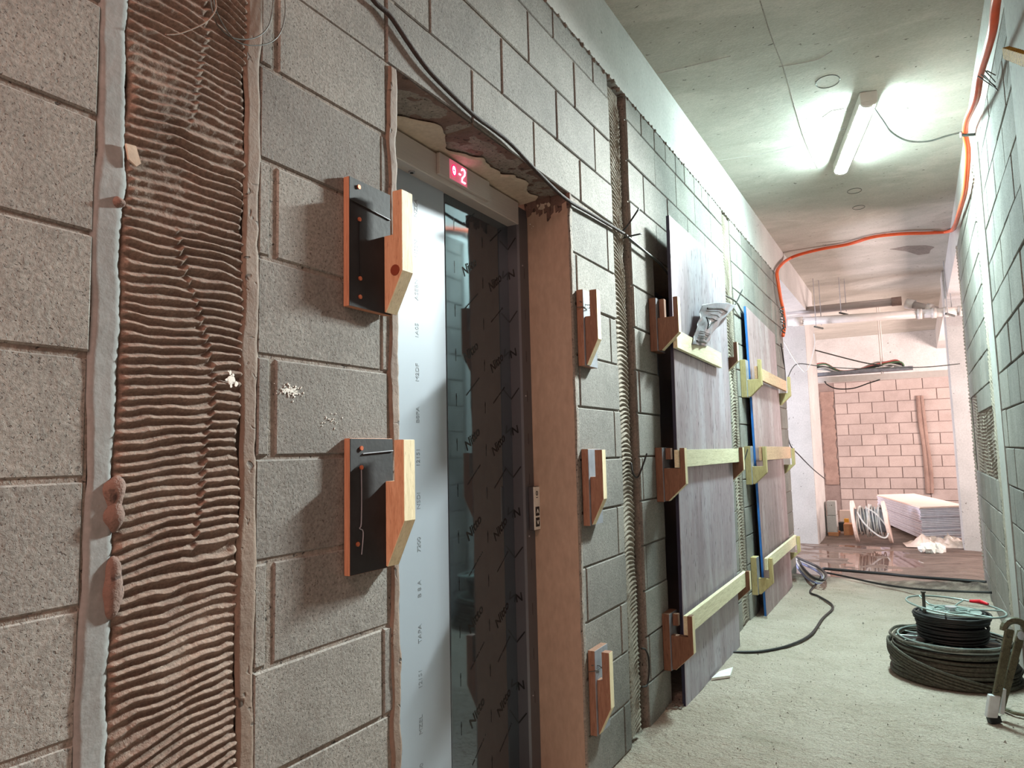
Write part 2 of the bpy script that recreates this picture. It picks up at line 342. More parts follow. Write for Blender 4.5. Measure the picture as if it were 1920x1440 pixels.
for k_ in range(11):
    row(WL, 0, 1, ZC[k_], ZC[k_+1], [2.548, 2.935, 3.015] if k_ % 2 == 0 else [2.548, 2.585, 3.015])
    row(WL, 0, 1, ZC[k_], ZC[k_+1], [3.247, 3.59] if k_ % 2 == 0 else [3.247, 3.285, 3.59])
    row(WL, 0, 1, ZC[k_], ZC[k_+1], [4.73, 5.13, 5.245] if k_ % 2 else [4.73, 4.92, 5.245])
    row(WL, 0, 1, ZC[k_], ZC[k_+1], [5.505, 5.87] if k_ % 2 else [5.505, 5.68, 5.87])
    row(WL, 0, 1, ZC[k_], ZC[k_+1], [6.93, 7.35, 7.79] if k_ % 2 else [6.93, 7.14, 7.56, 7.79])
U = {11: [3.247, 3.66, 4.075, 4.485, 4.89, 5.245], 12: [3.247, 3.475, 3.885, 4.29, 4.70, 5.10, 5.245], 13: [3.247, 3.68, 4.075, 4.49, 4.90, 5.245], 14: [3.247, 3.475, 3.69, 3.89, 4.09, 4.275, 4.49, 4.675, 4.855, 5.06, 5.245]}
U2 = {11: [5.505, 5.72, 6.14, 6.56, 6.98, 7.40, 7.79], 12: [5.505, 5.93, 6.35, 6.77, 7.19, 7.61, 7.79], 13: [5.505, 5.72, 6.14, 6.56, 6.98, 7.40, 7.79], 14: [5.505, 5.93, 6.35, 6.77, 7.19, 7.61, 7.79]}
for k_ in range(11, 15):
    row(WL, 0, 1, ZC[k_], ZC[k_+1], U[k_]); row(WL, 0, 1, ZC[k_], ZC[k_+1], U2[k_])
comb('mortar_strip', -.006, 1, .698, .955, -.01, 3.04, 'mortar', WL, sp=.0185, amp=.0105, seed=3,
     tilt=lambda Z: np.clip((.9-Z)*1.1, 0, .5)-np.clip((Z-2.0)*.5, 0, .28)+.05, ny=90, dz=.0016, arc=-.006)
comb('mortar_strip', -.014, 1, 3.022, 3.158, .03, 3.0, 'mortar_grey', WL, sp=.0205, amp=.011, seed=13,
     tilt=lambda Z: np.clip(-(Z-1.75)*1.5, -.55, 0)+np.clip((.8-Z)*1.5, 0, .4), arc=-.018, ny=46, dz=.0026, rag=.008, seam=False)
comb('mortar_strip', -.010, 1, 5.255, 5.42, .03, 3.02, 'mortar_grey', WL, sp=.024, amp=.010, seed=23,
     tilt=lambda Z: np.clip(-(Z-1.75)*1.5, -.5, .0)+.1, arc=-.02, ny=40, dz=.004, rag=.012, seam=False)
comb('mortar_strip', -.010, 1, 5.42, 5.497, .03, 3.02, 'mortar_grey', WL, sp=.018, amp=.004, seed=29, ny=12, dz=.005, rag=.01, seam=False)
# smooth bands beside the strips
def band(name, y0, y1, z0, z1, mat, seed, x=.002, rag=.008, sg=1, par=None, x0=0.):
    nz = int((z1-z0)/.012); u = np.linspace(0, 1, 9); z = np.linspace(z0, z1, nz); Uu, Z = np.meshgrid(u, z, indexing='ij')
    a = y0+(fbm(Z*0, Z, .10, seed)-.5)*2*rag; b = y1+(fbm(Z*0, Z, .07, seed+1)-.5)*2*rag
    Y = a+(b-a)*Uu; e = np.minimum(Uu, 1-Uu)
    h = x*np.clip(e/.13, 0, 1)-.004*(e < .01)+(fbm(Y, Z, .05, seed+2)-.5)*.003
    o = gridmesh(name, np.stack([x0+sg*h, Y, Z], -1), mat, par or WL); return o
band('grey_mortar_band', .650, .700, 0, 3.04, 'band', 61, .0012)
band('brown_mortar_band', .948, .992, 0, 3.04, 'band_brown', 71, .001)
band('jamb_mortar_band', 1.405, 1.441, .0, 2.31, 'band_brown', 81, .003, .010)
band('jamb_mortar_band', 2.528, 2.556, .0, 2.31, 'joint', 91, .003, .008)
# loose smears of mortar along the strip edges
sm = []
for i, (py, zz) in enumerate([(925, 0), (965, 0), (1085, 0), (1120, 0), (380, 0)]):
    c = at(212 if py > 500 else 222, py, 0, 0)
    bm = bmesh.new(); bmesh.ops.create_icosphere(bm, subdivisions=3, radius=1)
    for v in bm.verts:
        q = v.co.copy(); r = 1+.12*math.sin(q.y*3+i)+.12*math.sin(q.z*4+i*2)
        v.co = Vector((q.x*.012*r, q.y*(.018 if py > 500 else .009)*r, q.z*(.030 if py > 500 else .012)*r))+c
    me = bpy.data.meshes.new('mortar_lump'); bm.to_mesh(me); bm.free(); me.materials.append(Mt['brownstain']); me.polygons.foreach_set('use_smooth', [True]*len(me.polygons))
    o = bpy.data.objects.new('mortar_lump', me); COL.objects.link(o); o.parent = WL
# splashes of white on the wall
def splash(parent, c, n, ry, rz, ax=0, s0=.0012, s1=.0035, mat='paper', seed=0, name='plaster_splash', off=.0009):
    r = random.Random(seed); m = MB()
    for _ in range(n):
        a = r.uniform(0, 2*PI); q = abs(r.gauss(0, .45)); p = Vector((c[0], c[1], c[2])); d = [0, 0, 0]
        y, z = math.cos(a)*q*ry, math.sin(a)*q*rz; s = r.uniform(s0, s1)
        k = [(math.cos(t*PI/3+a)*s*r.uniform(.5, 1.3), math.sin(t*PI/3+a)*s*r.uniform(.5, 1.3)) for t in range(6)]
        of_ = off*r.uniform(.6, 1.3)
        if ax == 0: m.prism([(c[0], c[1]+y+u, c[2]+z+v) for u, v in k], (of_, 0, 0))
        else: m.prism([(c[0]+y+u, c[1], c[2]+z+v) for u, v in k], (0, -of_, 0))
    o = m.build(name, mat, parent); o['kind'] = 'stuff'; return o
splash(WL, at(545, 733, 0, .0005), 170, .045, .018, seed=3, s0=.0007, s1=.0024)
splash(WL, at(433, 712, 0, .004), 46, .012, .022, seed=4, s1=.005)
splash(WL, at(620, 790, 0, .0005), 26, .06, .025, seed=6, s0=.0006, s1=.0018)
c_ = at(248, 290, 0, .006)
MB().prism([c_+Vector((0, a_, b_)) for a_, b_ in ((-.014, .014), (.004, .016), (.014, -.012), (.006, -.02), (-.008, -.012))], (.004, 0, 0)).build('plaster_chip', 'plaster', WL)
# recessed chase beside the combed strip: brown rough back and ragged top
o = comb('chase_mortar', -.052, 1, 3.155, 3.243, .0, 3.05, 'brownstain', WL, sp=.3, amp=.006, seed=33, ny=14, dz=.012, rag=.004, seam=False)
# beams
BL = thing('concrete_beam', None, None, kind='structure')
MB().box((-.38, -1, 3.045), (0, 10.6, 3.415)).build('beam_side', 'cast', BL)
lip = MB()
for i in range(110):                        # ragged squeezed joint under the beam
    y = .8+i*.062+rnd.uniform(-.02, .02); z = 3.047+rnd.uniform(-.006, .004); l = rnd.uniform(.015, .045)
    lip.prism([(-.02, y, z-.008), (.006+rnd.uniform(0, .006), y+rnd.uniform(-.01, .01), z-.006), (.004, y+l*.5, z-rnd.uniform(.008, .02)), (.003, y+l, z-.002), (0, y+l*.6, z+.006), (-.01, y, z+.004)], (-.02, 0, 0))
o = lip.build('joint_mortar', 'joint', BL); o['kind'] = 'stuff'
BR = thing('concrete_beam', None, None, kind='structure')
MB().box((1.58, -1, 3.045), (1.92, 15.6, 3.415)).build('beam_side', 'cast', BR)
# ceiling
CE = thing('ceiling', None, None, kind='structure')
MB().box((-3.6, -2.4, 3.41), (4.6, 15.7, 3.55)).build('slab', 'ceil', CE)
def seam(pts, r, mat='cast', name='board_seam', par=None):
    o = MB().tube(crom(pts, 4), r, 5).build(name, mat, par or CE); return o
for a in (((1232, 138), (1300, 122), (1370, 105)), ((1230, 140), (1240, 190)), ((1343, 301), (1430, 288), (1500, 270)), ((1460, 125), (1530, 112), (1560, 95))):
    seam([at(x, y, 2, 3.411) for x, y in a], .004)
seam([at(x, y, 2, 3.413) for x, y in ((1425, 0), (1447, 70), (1470, 130), (1490, 200), (1510, 265), (1532, 315))], .005, 'joint')
seam([at(x, y, 2, 3.413) for x, y in ((1530, 455), (1600, 448), (1660, 437))], .006, 'joint')
for (x, y, r) in ((1602, 358, .055), (1610, 389, .050), (1552, 153, .065)):
    c = at(x, y, 2, 3.409); MB().tube([c+Vector((math.cos(t*PI/12)*r, math.sin(t*PI/12)*r*1.2, 0)) for t in range(24)], .0028, 5, closed=True).build('conduit_ring', 'wire', CE)
for (x, y, r, mt) in ((1567, 213, .07, 'joint'), (1578, 242, .03, 'cast'), (1700, 467, .0, 'joint')):
    if r == 0: continue
    c = at(x, y, 2, 3.411); pts = [c+Vector((math.cos(t*PI/7)*r*rnd.uniform(.6, 1.2), math.sin(t*PI/7)*r*rnd.uniform(.6, 1.1), 0)) for t in range(14)]
    MB().prism(pts, (0, 0, -.004)).build('ceiling_patch', mt, CE)
pts = [at(x, y, 2, 3.411) for x, y in ((1668, 467), (1700, 461), (1735, 460), (1752, 463), (1745, 468), (1742, 475), (1722, 478), (1700, 471))]
MB().prism(pts, (0, 0, -.003)).build('ceiling_patch', 'joint', CE)
# right wall
WR = thing('wall_right', None, None, kind='structure')
m = MB(); m.box((1.592, 3.36, -.05), (1.80, 7.52, 3.05)); m.build('wall_core', 'joint', WR)
m = MB(); m.box((1.572, -1, -.05), (1.85, 3.33, 3.05)); m.build('column_face', 'cast_dim', WR)
m = MB(); m.box((1.600, 3.33, -.05), (1.85, 3.36, 3.05)); m.build('joint_gap', 'joint', WR)
for k_ in range(15):
    z0, z1 = ZC[k_], ZC[k_+1]
    row(WR, 1.58, -1, z0, z1, [3.39, 3.60, 4.02, 4.44, 4.86] if k_ % 2 else [3.39, 3.81, 4.23, 4.65, 4.86])
    js = [5.44, 5.86, 6.28, 6.70, 7.12, 7.42] if k_ % 2 else [5.44, 5.65, 6.07, 6.49, 6.91, 7.42]
    if 5 <= k_ <= 7: js = None if k_ != 5 else None
    if js: row(WR, 1.58, -1, z0, z1, js)
comb('mortar_patch', 1.598, -1, 5.44, 7.42, ZC[5]-.0, ZC[8], 'mortar_grey', WR, sp=.026, amp=.014, seed=43, ny=170, dz=.005, rag=.004, seam=False, arc=.05)
for k_ in (7,):
    row(WR, 1.58, -1, ZC[7]+.05, ZC[8], [5.44, 5.86, 6.28, 6.70])
MB().box((1.576, 4.88, -.02), (1.60, 5.20, 3.04)).build('smooth_rib', 'cast_dim', WR)
comb('mortar_strip', 1.588, -1, 5.20, 5.43, .02, 3.04, 'mortar_grey', WR, sp=.03, amp=.013, seed=47, ny=26, dz=.005, rag=.02, seam=False, tilt=lambda Z: 0*Z+.5)
comb('mortar_strip', 1.582, -1, 7.42, 7.53, .02, 3.04, 'mortar_grey', WR, sp=.032, amp=.012, seed=49, ny=14, dz=.006, rag=.01, seam=False)
band('grey_mortar_band', 3.335, 3.372, 0, 3.04, 'joint', 95, .004, .006, -1, WR, 1.582)
# far columns
for nm, a, b in (('concrete_column', (-.46, 10.4, -.05), (-.09, 11.5, 3.41)), ('concrete_column', (1.55, 10.2, -.05), (1.95, 10.7, 3.41))):
    o = box(nm, a, b, 'cast', bevel=.006); o['kind'] = 'structure'
# far wall
WF = thing('wall_far', None, None, kind='structure')
MB().box((-3.6, 15.515, -.05), (4.6, 15.7, 2.52)).build('wall_core', 'joint_far', WF)
MB().box((-3.6, 15.46, 2.52), (4.6, 15.7, 3.41)).build('beam_face', 'cast', WF)
for k_ in range(12):
    s = -.24+(.22 if k_ % 2 else 0); js = [-.24]+[s+.44*i for i in range(1 if k_ % 2 == 0 else 0, 7) if s+.44*i > -.2]
    row(WF, 15.5, -1, .21*k_, .21*k_+.21, js, mat='block_far', axis='y', g=.006)
comb('mortar_strip', 15.49, -1, -.50, -.26, .5, 2.35, 'far_mortar', WF, sp=.3, amp=.02, seed=51, ny=14, dz=.02, rag=.03, seam=False, flipax=True)
o = MB(); 
for q in range(4):
    o.tube(crom([at(x+q*4+rnd.uniform(-2, 2), y, 1, 15.48-.01*(q % 2)) for x, y in ((1718, 742), (1722, 790), (1728, 830), (1733, 880), (1738, 925))], 5), .022+.006*(q % 2), 6)
o = o.build('mortar_chase', 'far_mortar', WF)
# far side walls closing the place
for nm, a, b in (('wall_side_left', (-3.6, 7.0, -.05), (-3.5, 15.6, 3.41)), ('wall_side_right', (4.5, 7.0, -.05), (4.6, 15.6, 3.41)),
                 ('wall_cross_left', (-3.6, 7.0, -.05), (-.22, 7.1, 3.41)), ('wall_cross_right', (1.85, 7.0, -.05), (4.6, 7.1, 3.41))):
    o = box(nm, a, b, 'cast'); o['kind'] = 'structure'
# floor: rough dusty screed, sunk and wet beyond y 7.6
x = np.concatenate([np.linspace(-3.6, -.25, 50, endpoint=False), np.linspace(-.25, 1.9, 120, endpoint=False), np.linspace(1.9, 4.6, 40)]); y = np.linspace(-2.4, 15.6, 800); X, Y = np.meshgrid(x, y, indexing='ij')
wet = np.clip((Y-7.55-(fbm(X, Y, .6, 5)-.5)*.3)/.35, 0, 1)
ridge = np.exp(-((Y-7.42+.14*np.clip((X-.5)/.9, 0, 1)-.03*np.sin(X*4))/(.15+.10*np.clip((X-.5)/.9, 0, 1)))**2)*(.014+.095*np.clip((X-.5)/1.0, 0, 1)+.02*np.clip((.35-X)/.4, 0, 1))*(.6+.8*fbm(X, Y, .12, 8))
H = (fbm(X, Y, .30, 1)-.5)*.014+(fbm(X, Y, .07, 2)-.5)*.006-.034*wet+ridge+wet*(fbm(X, Y, .5, 14)-.5)*.030+np.clip((Y-10.9)/.5, 0, 1)*.03
H = H+np.exp(-np.abs(X)/.10)*np.where((Y > 3.2) & (Y < 7.8), .012, 0)+wet*np.exp(-((X-1.45)/.35)**2)*.03
FL = gridmesh('floor', np.stack([X, Y, H-.002], -1), 'floor'); FL['kind'] = 'structure'
# mud colouring below/around the puddle is its own surface material by place
def vattr(name, A):
    a_ = FL.data.attributes.new(name, 'FLOAT', 'POINT'); a_.data.foreach_set('value', A.astype(np.float32).ravel())
n1 = fbm(X, Y, .30, 77)
vattr('mud', np.clip((Y+(n1-.5)*.5-7.50)/.12, 0, 1))
xr = np.clip((X-.5)/.9, 0, 1)
vattr('sand', np.clip(1.25-np.abs(Y-7.40+.16*xr+(n1-.5)*.2)/(.17+.13*xr), 0, 1)*np.clip(np.maximum((X-.55)/.3, (.45-X)/.15), 0, 1)*np.clip(.45+1.6*(fbm(X, Y, .05, 81)-.2), 0, 1))
pd = [(-3.4, 7.75), (4.4, 7.7), (4.4, 10.7), (2.0, 10.55), (1.0, 10.35), (-3.4, 10.6)]
o = MB().add([(a, b, -.033) for a, b in pd], [tuple(range(6))]).build('puddle', 'water'); tag(o, 'shallow brown puddle reflecting the cable drum across the muddy floor', 'puddle', kind='stuff')
# floor grit
m = MB(); r_ = random.Random(5)
for i in range(420):
    yy = r_.uniform(2.6, 7.5); xx = r_.uniform(.14, 1.5); s = r_.uniform(.0015, .004)*(2.4 if r_.random() < .04 else 1)
    if .9 < xx and 4.3 < yy < 5.2: continue
    c = Vector((xx, yy, .001)); a = r_.uniform(0, 6)
    pts = [c+Vector((math.cos(a+t*2.1)*s, math.sin(a+t*2.1)*s*1.3, 0)) for t in range(3)]
    m.add(pts+[c+Vector((0, 0, s*.9+.004))], [(0, 1, 3), (1, 2, 3), (2, 0, 3)])
o = m.build('grit', 'joint', recalc=False); tag(o, 'loose grit scattered over the pale dusty floor', 'grit', kind='stuff')

# ------------------------------------------------------------------ lift doorway
RV = thing('doorway_reveal', None, None, kind='structure')
MB().box((-.30, 2.527, 0), (-.004, 2.532, 2.31)).build('render_jamb', 'jamb', RV)
MB().box((-.30, 1.42, 0), (-.006, 1.444, 2.31)).build('render_jamb', 'band_brown', RV)
SOF = MB()
x = np.linspace(-.30, -.002, 40); y = np.linspace(1.44, 2.53, 120); X, Y = np.meshgrid(x, y, indexing='ij')
Zs = 2.311+.010*(fbm(X, Y, .05, 4)-.5)
for cyy in (1.62, 2.03, 2.30, 2.45):
    Zs += .018*np.exp(-((X+.085)/.035)**2-((Y-cyy)/.07)**2)*(fbm(X, Y, .03, 6) > .45)
Zs += .012*np.exp(-((Y-1.82)/.006)**2)+.010*np.exp(-((Y-2.24)/.006)**2)
gridmesh('lintel_soffit', np.stack([X, Y, Zs], -1), 'brownstain', RV, flip=False)
rg = lambda s: (fbm(Y2*0, Y2, .03, s)-.5)
u = np.linspace(0, 1, 16); y2 = np.linspace(1.44, 2.50, 130); Uu, Y2 = np.meshgrid(u, y2, indexing='ij')
xe = -.11+.09*(fbm(Y2*0, Y2, .16, 21, 4)-.5)*2
X2 = -.22+(xe+.22)*Uu
gridmesh('plaster_smear', np.stack([X2, Y2, 2.299-.006*(1-Uu)+.006*(Uu > .98)+(fbm(X2, Y2, .03, 31)-.5)*.004], -1), 'plaster', RV)
MB().prism([(-.20, 1.44, 2.27), (-.20, 2.47, 2.27), (-.225, 2.47, 2.302), (-.225, 1.44, 2.302)], (-.03, 0, 0)).build('plaster_smear', 'plaster', RV)
# dark mortar collar at the top of the brown jamb, with pale flakes
m = MB()
for i in range(16):
    xx = -.19+.19*i/15; dz = .035+.03*math.sin(i*1.7)*rnd.random()+.03*rnd.random()
    m.prism([(xx-.009, 2.533, 2.31), (xx+.009, 2.533, 2.31), (xx+.008, 2.533, 2.31-dz), (xx-.006, 2.533, 2.31-dz*1.15)], (0, -.008-.006*rnd.random(), 0))
m.build('mortar_smear', 'brownstain', RV)
splash(RV, at(1018, 388, 1, 2.522), 22, .03, .012, ax=1, s0=.004, s1=.009, seed=12, off=.004, name='plaster_flake', mat='plaster')
splash(RV, at(1000, 425, 1, 2.529), 12, .02, .02, ax=1, s0=.001, s1=.003, seed=14, off=.002, name='plaster_flake')
# left door leaf, right door leaf, frame
D1 = thing('door_1', None, None, kind='structure')
leafL = box('left_door_leaf', (-.270, 1.36, .0), (-.238, 1.998, 2.25), 'film_white', D1, .002)
leafR = box('right_door_leaf', (-.275, 2.006, .0), (-.241, 2.52, 2.25), 'film_dark', D1, .002)
box('leaf_gap', (-.29, 1.996, 0), (-.250, 2.008, 2.25), 'black', D1)
fr = thing('frame_', None, None)
bpy.data.objects.remove(fr)
box('frame_header', (-.25, 1.37, 2.196), (-.190, 2.455, 2.288), 'steel', D1, .0025)
MB().prism([(-.242, 2.450, 0), (-.198, 2.449, 0), (-.190, 2.455, 0), (-.190, 2.60, 0), (-.242, 2.60, 0)], (0, 0, 2.27)).build('frame_jamb', 'film_jamb', D1)
c = at(772, 322, 2, 2.1955); MB().tube([c, c-Vector((0, 0, .004))], .011, 16).build('sensor_rim', 'galv', D1)
MB().tube([c-Vector((0, 0, .004)), c-Vector((0, 0, .005))], .006, 14).build('sensor_lens', 'black', D1)
for z in (.35, .95, 1.5, 2.03):
    MB().tube([(-.1905, 2.475, z), (-.187, 2.475, z)], .003, 8).build('frame_rivet', 'galv', D1)
def textmesh(body, size, name, mat, parent, M4, ext=.0003, shear=0.):
    cu = bpy.data.curves.new('t', 'FONT'); cu.body = body; cu.size = size; cu.extrude = ext; cu.shear = shear; cu.align_x = 'CENTER'; cu.align_y = 'CENTER'; cu.resolution_u = 3
    if body in ('Nitto', 'N'): cu.offset = size*.018
    o = bpy.data.objects.new('t', cu); COL.objects.link(o); dg = bpy.context.evaluated_depsgraph_get(); dg.update()
    me = bpy.data.meshes.new_from_object(o.evaluated_get(dg)); bpy.data.objects.remove(o); bpy.data.curves.remove(cu)
    me.transform(M4); me.materials.clear(); me.materials.append(Mt[mat]); p = bpy.data.objects.new(name, me); COL.objects.link(p); p.parent = parent
    return p
def faceX(x, y, z, rot=0., sg=1):      # text plane facing +x, reading direction along +y
    B = Matrix(((0, 0, 1, x), (1, 0, 0, y), (0, 1, 0, z), (0, 0, 0, 1)))
    return B @ Matrix.Rotation(rot, 4, 'Z')
XD = -.2405
first = None
for col_, (yy, dz) in enumerate(((2.159, 0), (2.342, -.022))):
    for r__ in range(-1, 7):
        z = 1.963-.3167*r__+dz
        if not .05 < z < 2.14: continue
        M4 = faceX(XD, yy, z, math.radians(36))
        if first is None: first = textmesh('Nitto', .050, 'printed_word', 'ink', leafR, Matrix.Identity(4), shear=.15)
        p = first.copy() if not first.get('used') else first.copy(); COL.objects.link(p); p.parent = leafR; p.matrix_local = M4
for a in [first]: bpy.data.objects.remove(a)
m = MB(); rr = random.Random(2)
for yy, dz in ((2.159, 0), (2.342, -.022)):
    for r__ in range(-1, 7):
        z = 1.963-.3167*r__+dz-.125
        n = 22; L = .115
        for i in range(n):
            if rr.random() < .12: continue
            t = (i/n-.5)*L; a = math.radians(38); y1 = yy+.01+t*math.cos(a); z1 = z+t*math.sin(a)
            if not 2.015 < y1 < 2.445 or z1 < .02 or z1 > 2.18: continue
            m.box((XD, y1, z1-.0028), (XD+.0003, y1+.0034, z1+.0028))
for yy in (2.061, 2.252):
    for i in range(14):
        z = 2.10-.1583*i-.02*(yy > 2.2)
        if z < .05: continue
        m.box((XD, yy-.0009, z-.022), (XD+.0003, yy+.0009, z+.022)); m.box((XD, yy-.0022, z+.004), (XD+.0003, yy+.0022, z+.014))
m.build('printed_marks', 'ink', leafR)
JB = [c_ for c_ in D1.children if c_.name.startswith('frame_jamb')][0]
def faceJ(t, z, rot=0.):
    a = Vector((-.242, 2.450, z)); b = Vector((-.198, 2.449, z)); d = (b-a).normalized(); nrm = Vector((0, 0, 1)).cross(d)*-1
    if nrm.y > 0: nrm = -nrm
    p = a+(b-a)*t+nrm*.0006
    B = Matrix(((d.x, 0, nrm.x, p.x), (d.y, 0, nrm.y, p.y), (0, 1, 0, p.z), (0, 0, 0, 1)))
    return B @ Matrix.Rotation(rot, 4, 'Z')
for z in (1.991, 1.67, 1.362, 1.04, .716, .387): textmesh('N', .044, 'printed_letter', 'ink', JB, faceJ(.30, z, .35), shear=.2)
m = MB()
for z in (2.10, 1.80, 1.49, 1.18, .87, .55, .25):
    for i in range(12):
        M4 = faceJ(.05+.07*i, z+.0036*i); m.add([M4 @ Vector(v) for v in ((-.003, -.003, 0), (.003, -.002, 0), (.003, .003, 0), (-.003, .002, 0))], [(0, 1, 2, 3)])
for z in (2.0, 1.83, 1.66, 1.5, 1.33, 1.17, 1.0, .84, .67, .5, .34): m.box((-.1897, 2.4895, z-.022), (-.1893, 2.4915, z+.022))
m.build('printed_marks', 'ink', JB, recalc=False)
zz = 2.12
for i, s in enumerate(['NZEA', 'NSEN', 'ASEBN', '1A05', 'M2DF', 'B8PA', '12151', 'NSDI', '7200', 'B 8 A', 'TAPA', '12151', 'MZEL', '1200', 'NSEN', '7A05']):
    z = 2.09-.137*i
    if z > .05: textmesh(s, .024, 'printed_code', 'ink_grey', leafL, faceX(-.2377, 1.835, z, math.radians(90)))
# door 2, door 3: closed leaves far back in their openings
for i, (y0, y1) in enumerate(((3.60, 4.72), (5.88, 6.92))):
    D = thing('door_%d' % (i+2), None, None, kind='structure')
    box('door_leaf', (-.30, y0-.02, 0), (-.27, y1+.02, 2.31), 'film_white', D)
    box('reveal_side', (-.27, y0, 0), (-.012, y0+.012, 2.31), 'paper', D); box('reveal_side', (-.27, y1-.012, 0), (-.012, y1, 2.31), 'plaster', D)
    box('reveal_top', (-.27, y0, 2.298), (-.012, y1, 2.31), 'plaster', D)

# floor indicator above the lift door
FI = thing('floor_indicator', 'lit red lift floor indicator on the steel lintel above the lift door', 'display', (-.19, 2.05, 2.22))
box('case', (-.190, 1.887, 2.214), (-.176, 2.208, 2.289), 'steel', FI, .0015)
gl = box('display_glass', (-.1765, 1.944, 2.217), (-.1752, 2.052, 2.286), 'ledglass', FI)
XI = -.1745
m = MB(); cc = (1.970, 2.252); R_ = .0165
m.tube([(XI, cc[0]+math.cos(t*PI/14)*R_*.85, cc[1]+math.sin(t*PI/14)*R_*1.15) for t in range(28)], .0030, 6, closed=True)
m.build('lit_ring', 'led_red', FI)
MB().prism([(XI-.0012, cc[0]+math.cos(t*PI/14)*R_*.68, cc[1]+math.sin(t*PI/14)*R_*.98) for t in range(28)], (.001, 0, 0)).build('lit_symbol', 'led', FI)
MB().box((XI-.0002, cc[0]-.0062, cc[1]-.0022), (XI+.0004, cc[0]+.0062, cc[1]+.0022)).build('minus_mark', 'led_red', FI)
m = MB(); m.tube([(XI, 2.000, 2.250), (XI, 2.010, 2.250)], .0030, 6)
m.tube([(XI, 2.016, 2.268), (XI, 2.022, 2.275), (XI, 2.032, 2.275), (XI, 2.038, 2.268), (XI, 2.036, 2.256), (XI, 2.020, 2.240), (XI, 2.017, 2.228), (XI, 2.039, 2.228)], .0030, 6)
m.build('lit_number', 'led', FI)
# call panel
CP = thing('lift_call_panel', 'slim silver lift call panel with up and down buttons beside the dark door frame', 'call panel', (-.18, 2.51, 1.06))
box('case', (-.190, 2.478, .972), (-.168, 2.528, 1.142), 'steel_dark', CP, .002)
box('face_plate', (-.168, 2.480, .974), (-.1655, 2.527, 1.140), 'plate', CP)
ux = -.1652
for z, s in ((1.045, 1), (1.003, -1)):
    b = box('up_button' if s > 0 else 'down_button', (-.1660, 2.489, z-.0175), (-.1640, 2.519, z+.0175), 'black', CP); b['label'] = 'black button with arrow'
    MB().tube([(-.1637, 2.497, z-.007*s), (-.1637, 2.504, z+.008*s), (-.1637, 2.511, z-.007*s)], .0014, 5).build('arrow', 'paper', b)
MB().tube([(-.1652, 2.503+math.cos(t*PI/8)*.006, 1.115+math.sin(t*PI/8)*.008) for t in range(16)], .0018, 5, closed=True).build('printed_ring', 'ink', CP)
box('printed_bar', (-.1655, 2.496, 1.097), (-.1650, 2.510, 1.100), 'ink', CP)

# ------------------------------------------------------------------ hook brackets
def bracket(y0, y1, yh, ztop, h, plate_t, xs, xa, xo, label, pm, hm, th=.042, face='ply_grey', slot=.11, cham=.10, screws=(), group=None, om=None):
    t = thing('hook_bracket', label, 'bracket', (0, y0, ztop-h), group)
    box('back_plate', (.001, y0, ztop-h), (plate_t-.002, y1, ztop), pm, t, .001)
    box('plate_face', (plate_t-.002, y0+.001, ztop-h+.001), (plate_t, y1-.001, ztop-.001), face, t)
    zt = ztop-.004; zb = ztop-h+.004
    prof = [(plate_t, zb), (xs, zb), (xo, zb+cham), (xo, zt), (xa, zt), (xa, zt-slot), (plate_t, zt-slot)]
    hk = MB().prism([(x_, yh, z_) for x_, z_ in prof], (0, th, 0)).build('hook', hm, t, bevel=.0015)
    # paler sawn outer faces
    MB().prism([(xo-.0005, yh+.001, zb+cham), (xo+.0012, yh+.001, zb+cham), (xo+.0012, yh+.001, zt-.001), (xo-.0005, yh+.001, zt-.001)], (0, th-.002, 0)).build('sawn_face', om or 'pine_pale', hk)
    dx, dz = xo-xs, cham; L = math.hypot(dx, dz); nx, nz = dz/L*.0012, -dx/L*.0012
    MB().prism([(xs, yh+.001, zb), (xs+nx, yh+.001, zb+nz), (xo+nx, yh+.001, zb+cham+nz), (xo, yh+.001, zb+cham)], (0, th-.002, 0)).build('sawn_face', om or 'pine_pale', hk)
    for (sy_, sz) in screws:
        MB().tube([(plate_t, sy_, sz), (plate_t+.003, sy_, sz)], .0055, 8).build('screw', 'screw', t)
    return t, hk
t, hk = bracket(1.236, 1.388, 1.362, 1.943, .315, .020, .024, .047, .076, 'black-faced hook bracket left of the lift door at head height', 'ply_edge', 'pine_orange', .044, 'ply_black', .112, .10, [(1.268, 1.925), (1.270, 1.845), (1.272, 1.70), (1.272, 1.655)])
kn = MB().tube([(.055, 1.3625, 1.735), (.055, 1.3605, 1.735)], .014, 14); kn = kn.build('knot', 'knot', hk)
MB().tube(crom([(.021, 1.27, 1.845), (.0205, 1.269, 1.78), (.021, 1.272, 1.71)], 4), .0012, 5).build('wire_tie', 'ink', t)
MB().tube([(.0215, 1.24, 1.885), (.0215, 1.385, 1.875)], .0016, 5).build('groove_line', 'ink', t)
t, hk = bracket(1.238, 1.392, 1.362, 1.318, .312, .020, .024, .047, .076, 'black-faced hook bracket left of the lift door at chest height', 'ply_edge', 'pine_orange', .044, 'ply_black', .10, .11, [(1.275, 1.295), (1.275, 1.25), (1.262, 1.075)])
MB().tube(crom([(.021, 1.275, 1.25), (.0205, 1.276, 1.18), (.021, 1.274, 1.12), (.0215, 1.268, 1.11), (.0215, 1.28, 1.10), (.021, 1.275, 1.05)], 4), .0014, 5).build('glue_run', 'ply_grey', t)
MB().tube([(.0215, 1.28, 1.282), (.0215, 1.39, 1.288)], .0016, 5).build('groove_line', 'ply_grey', t)
lab = ['head', 'chest', 'knee']
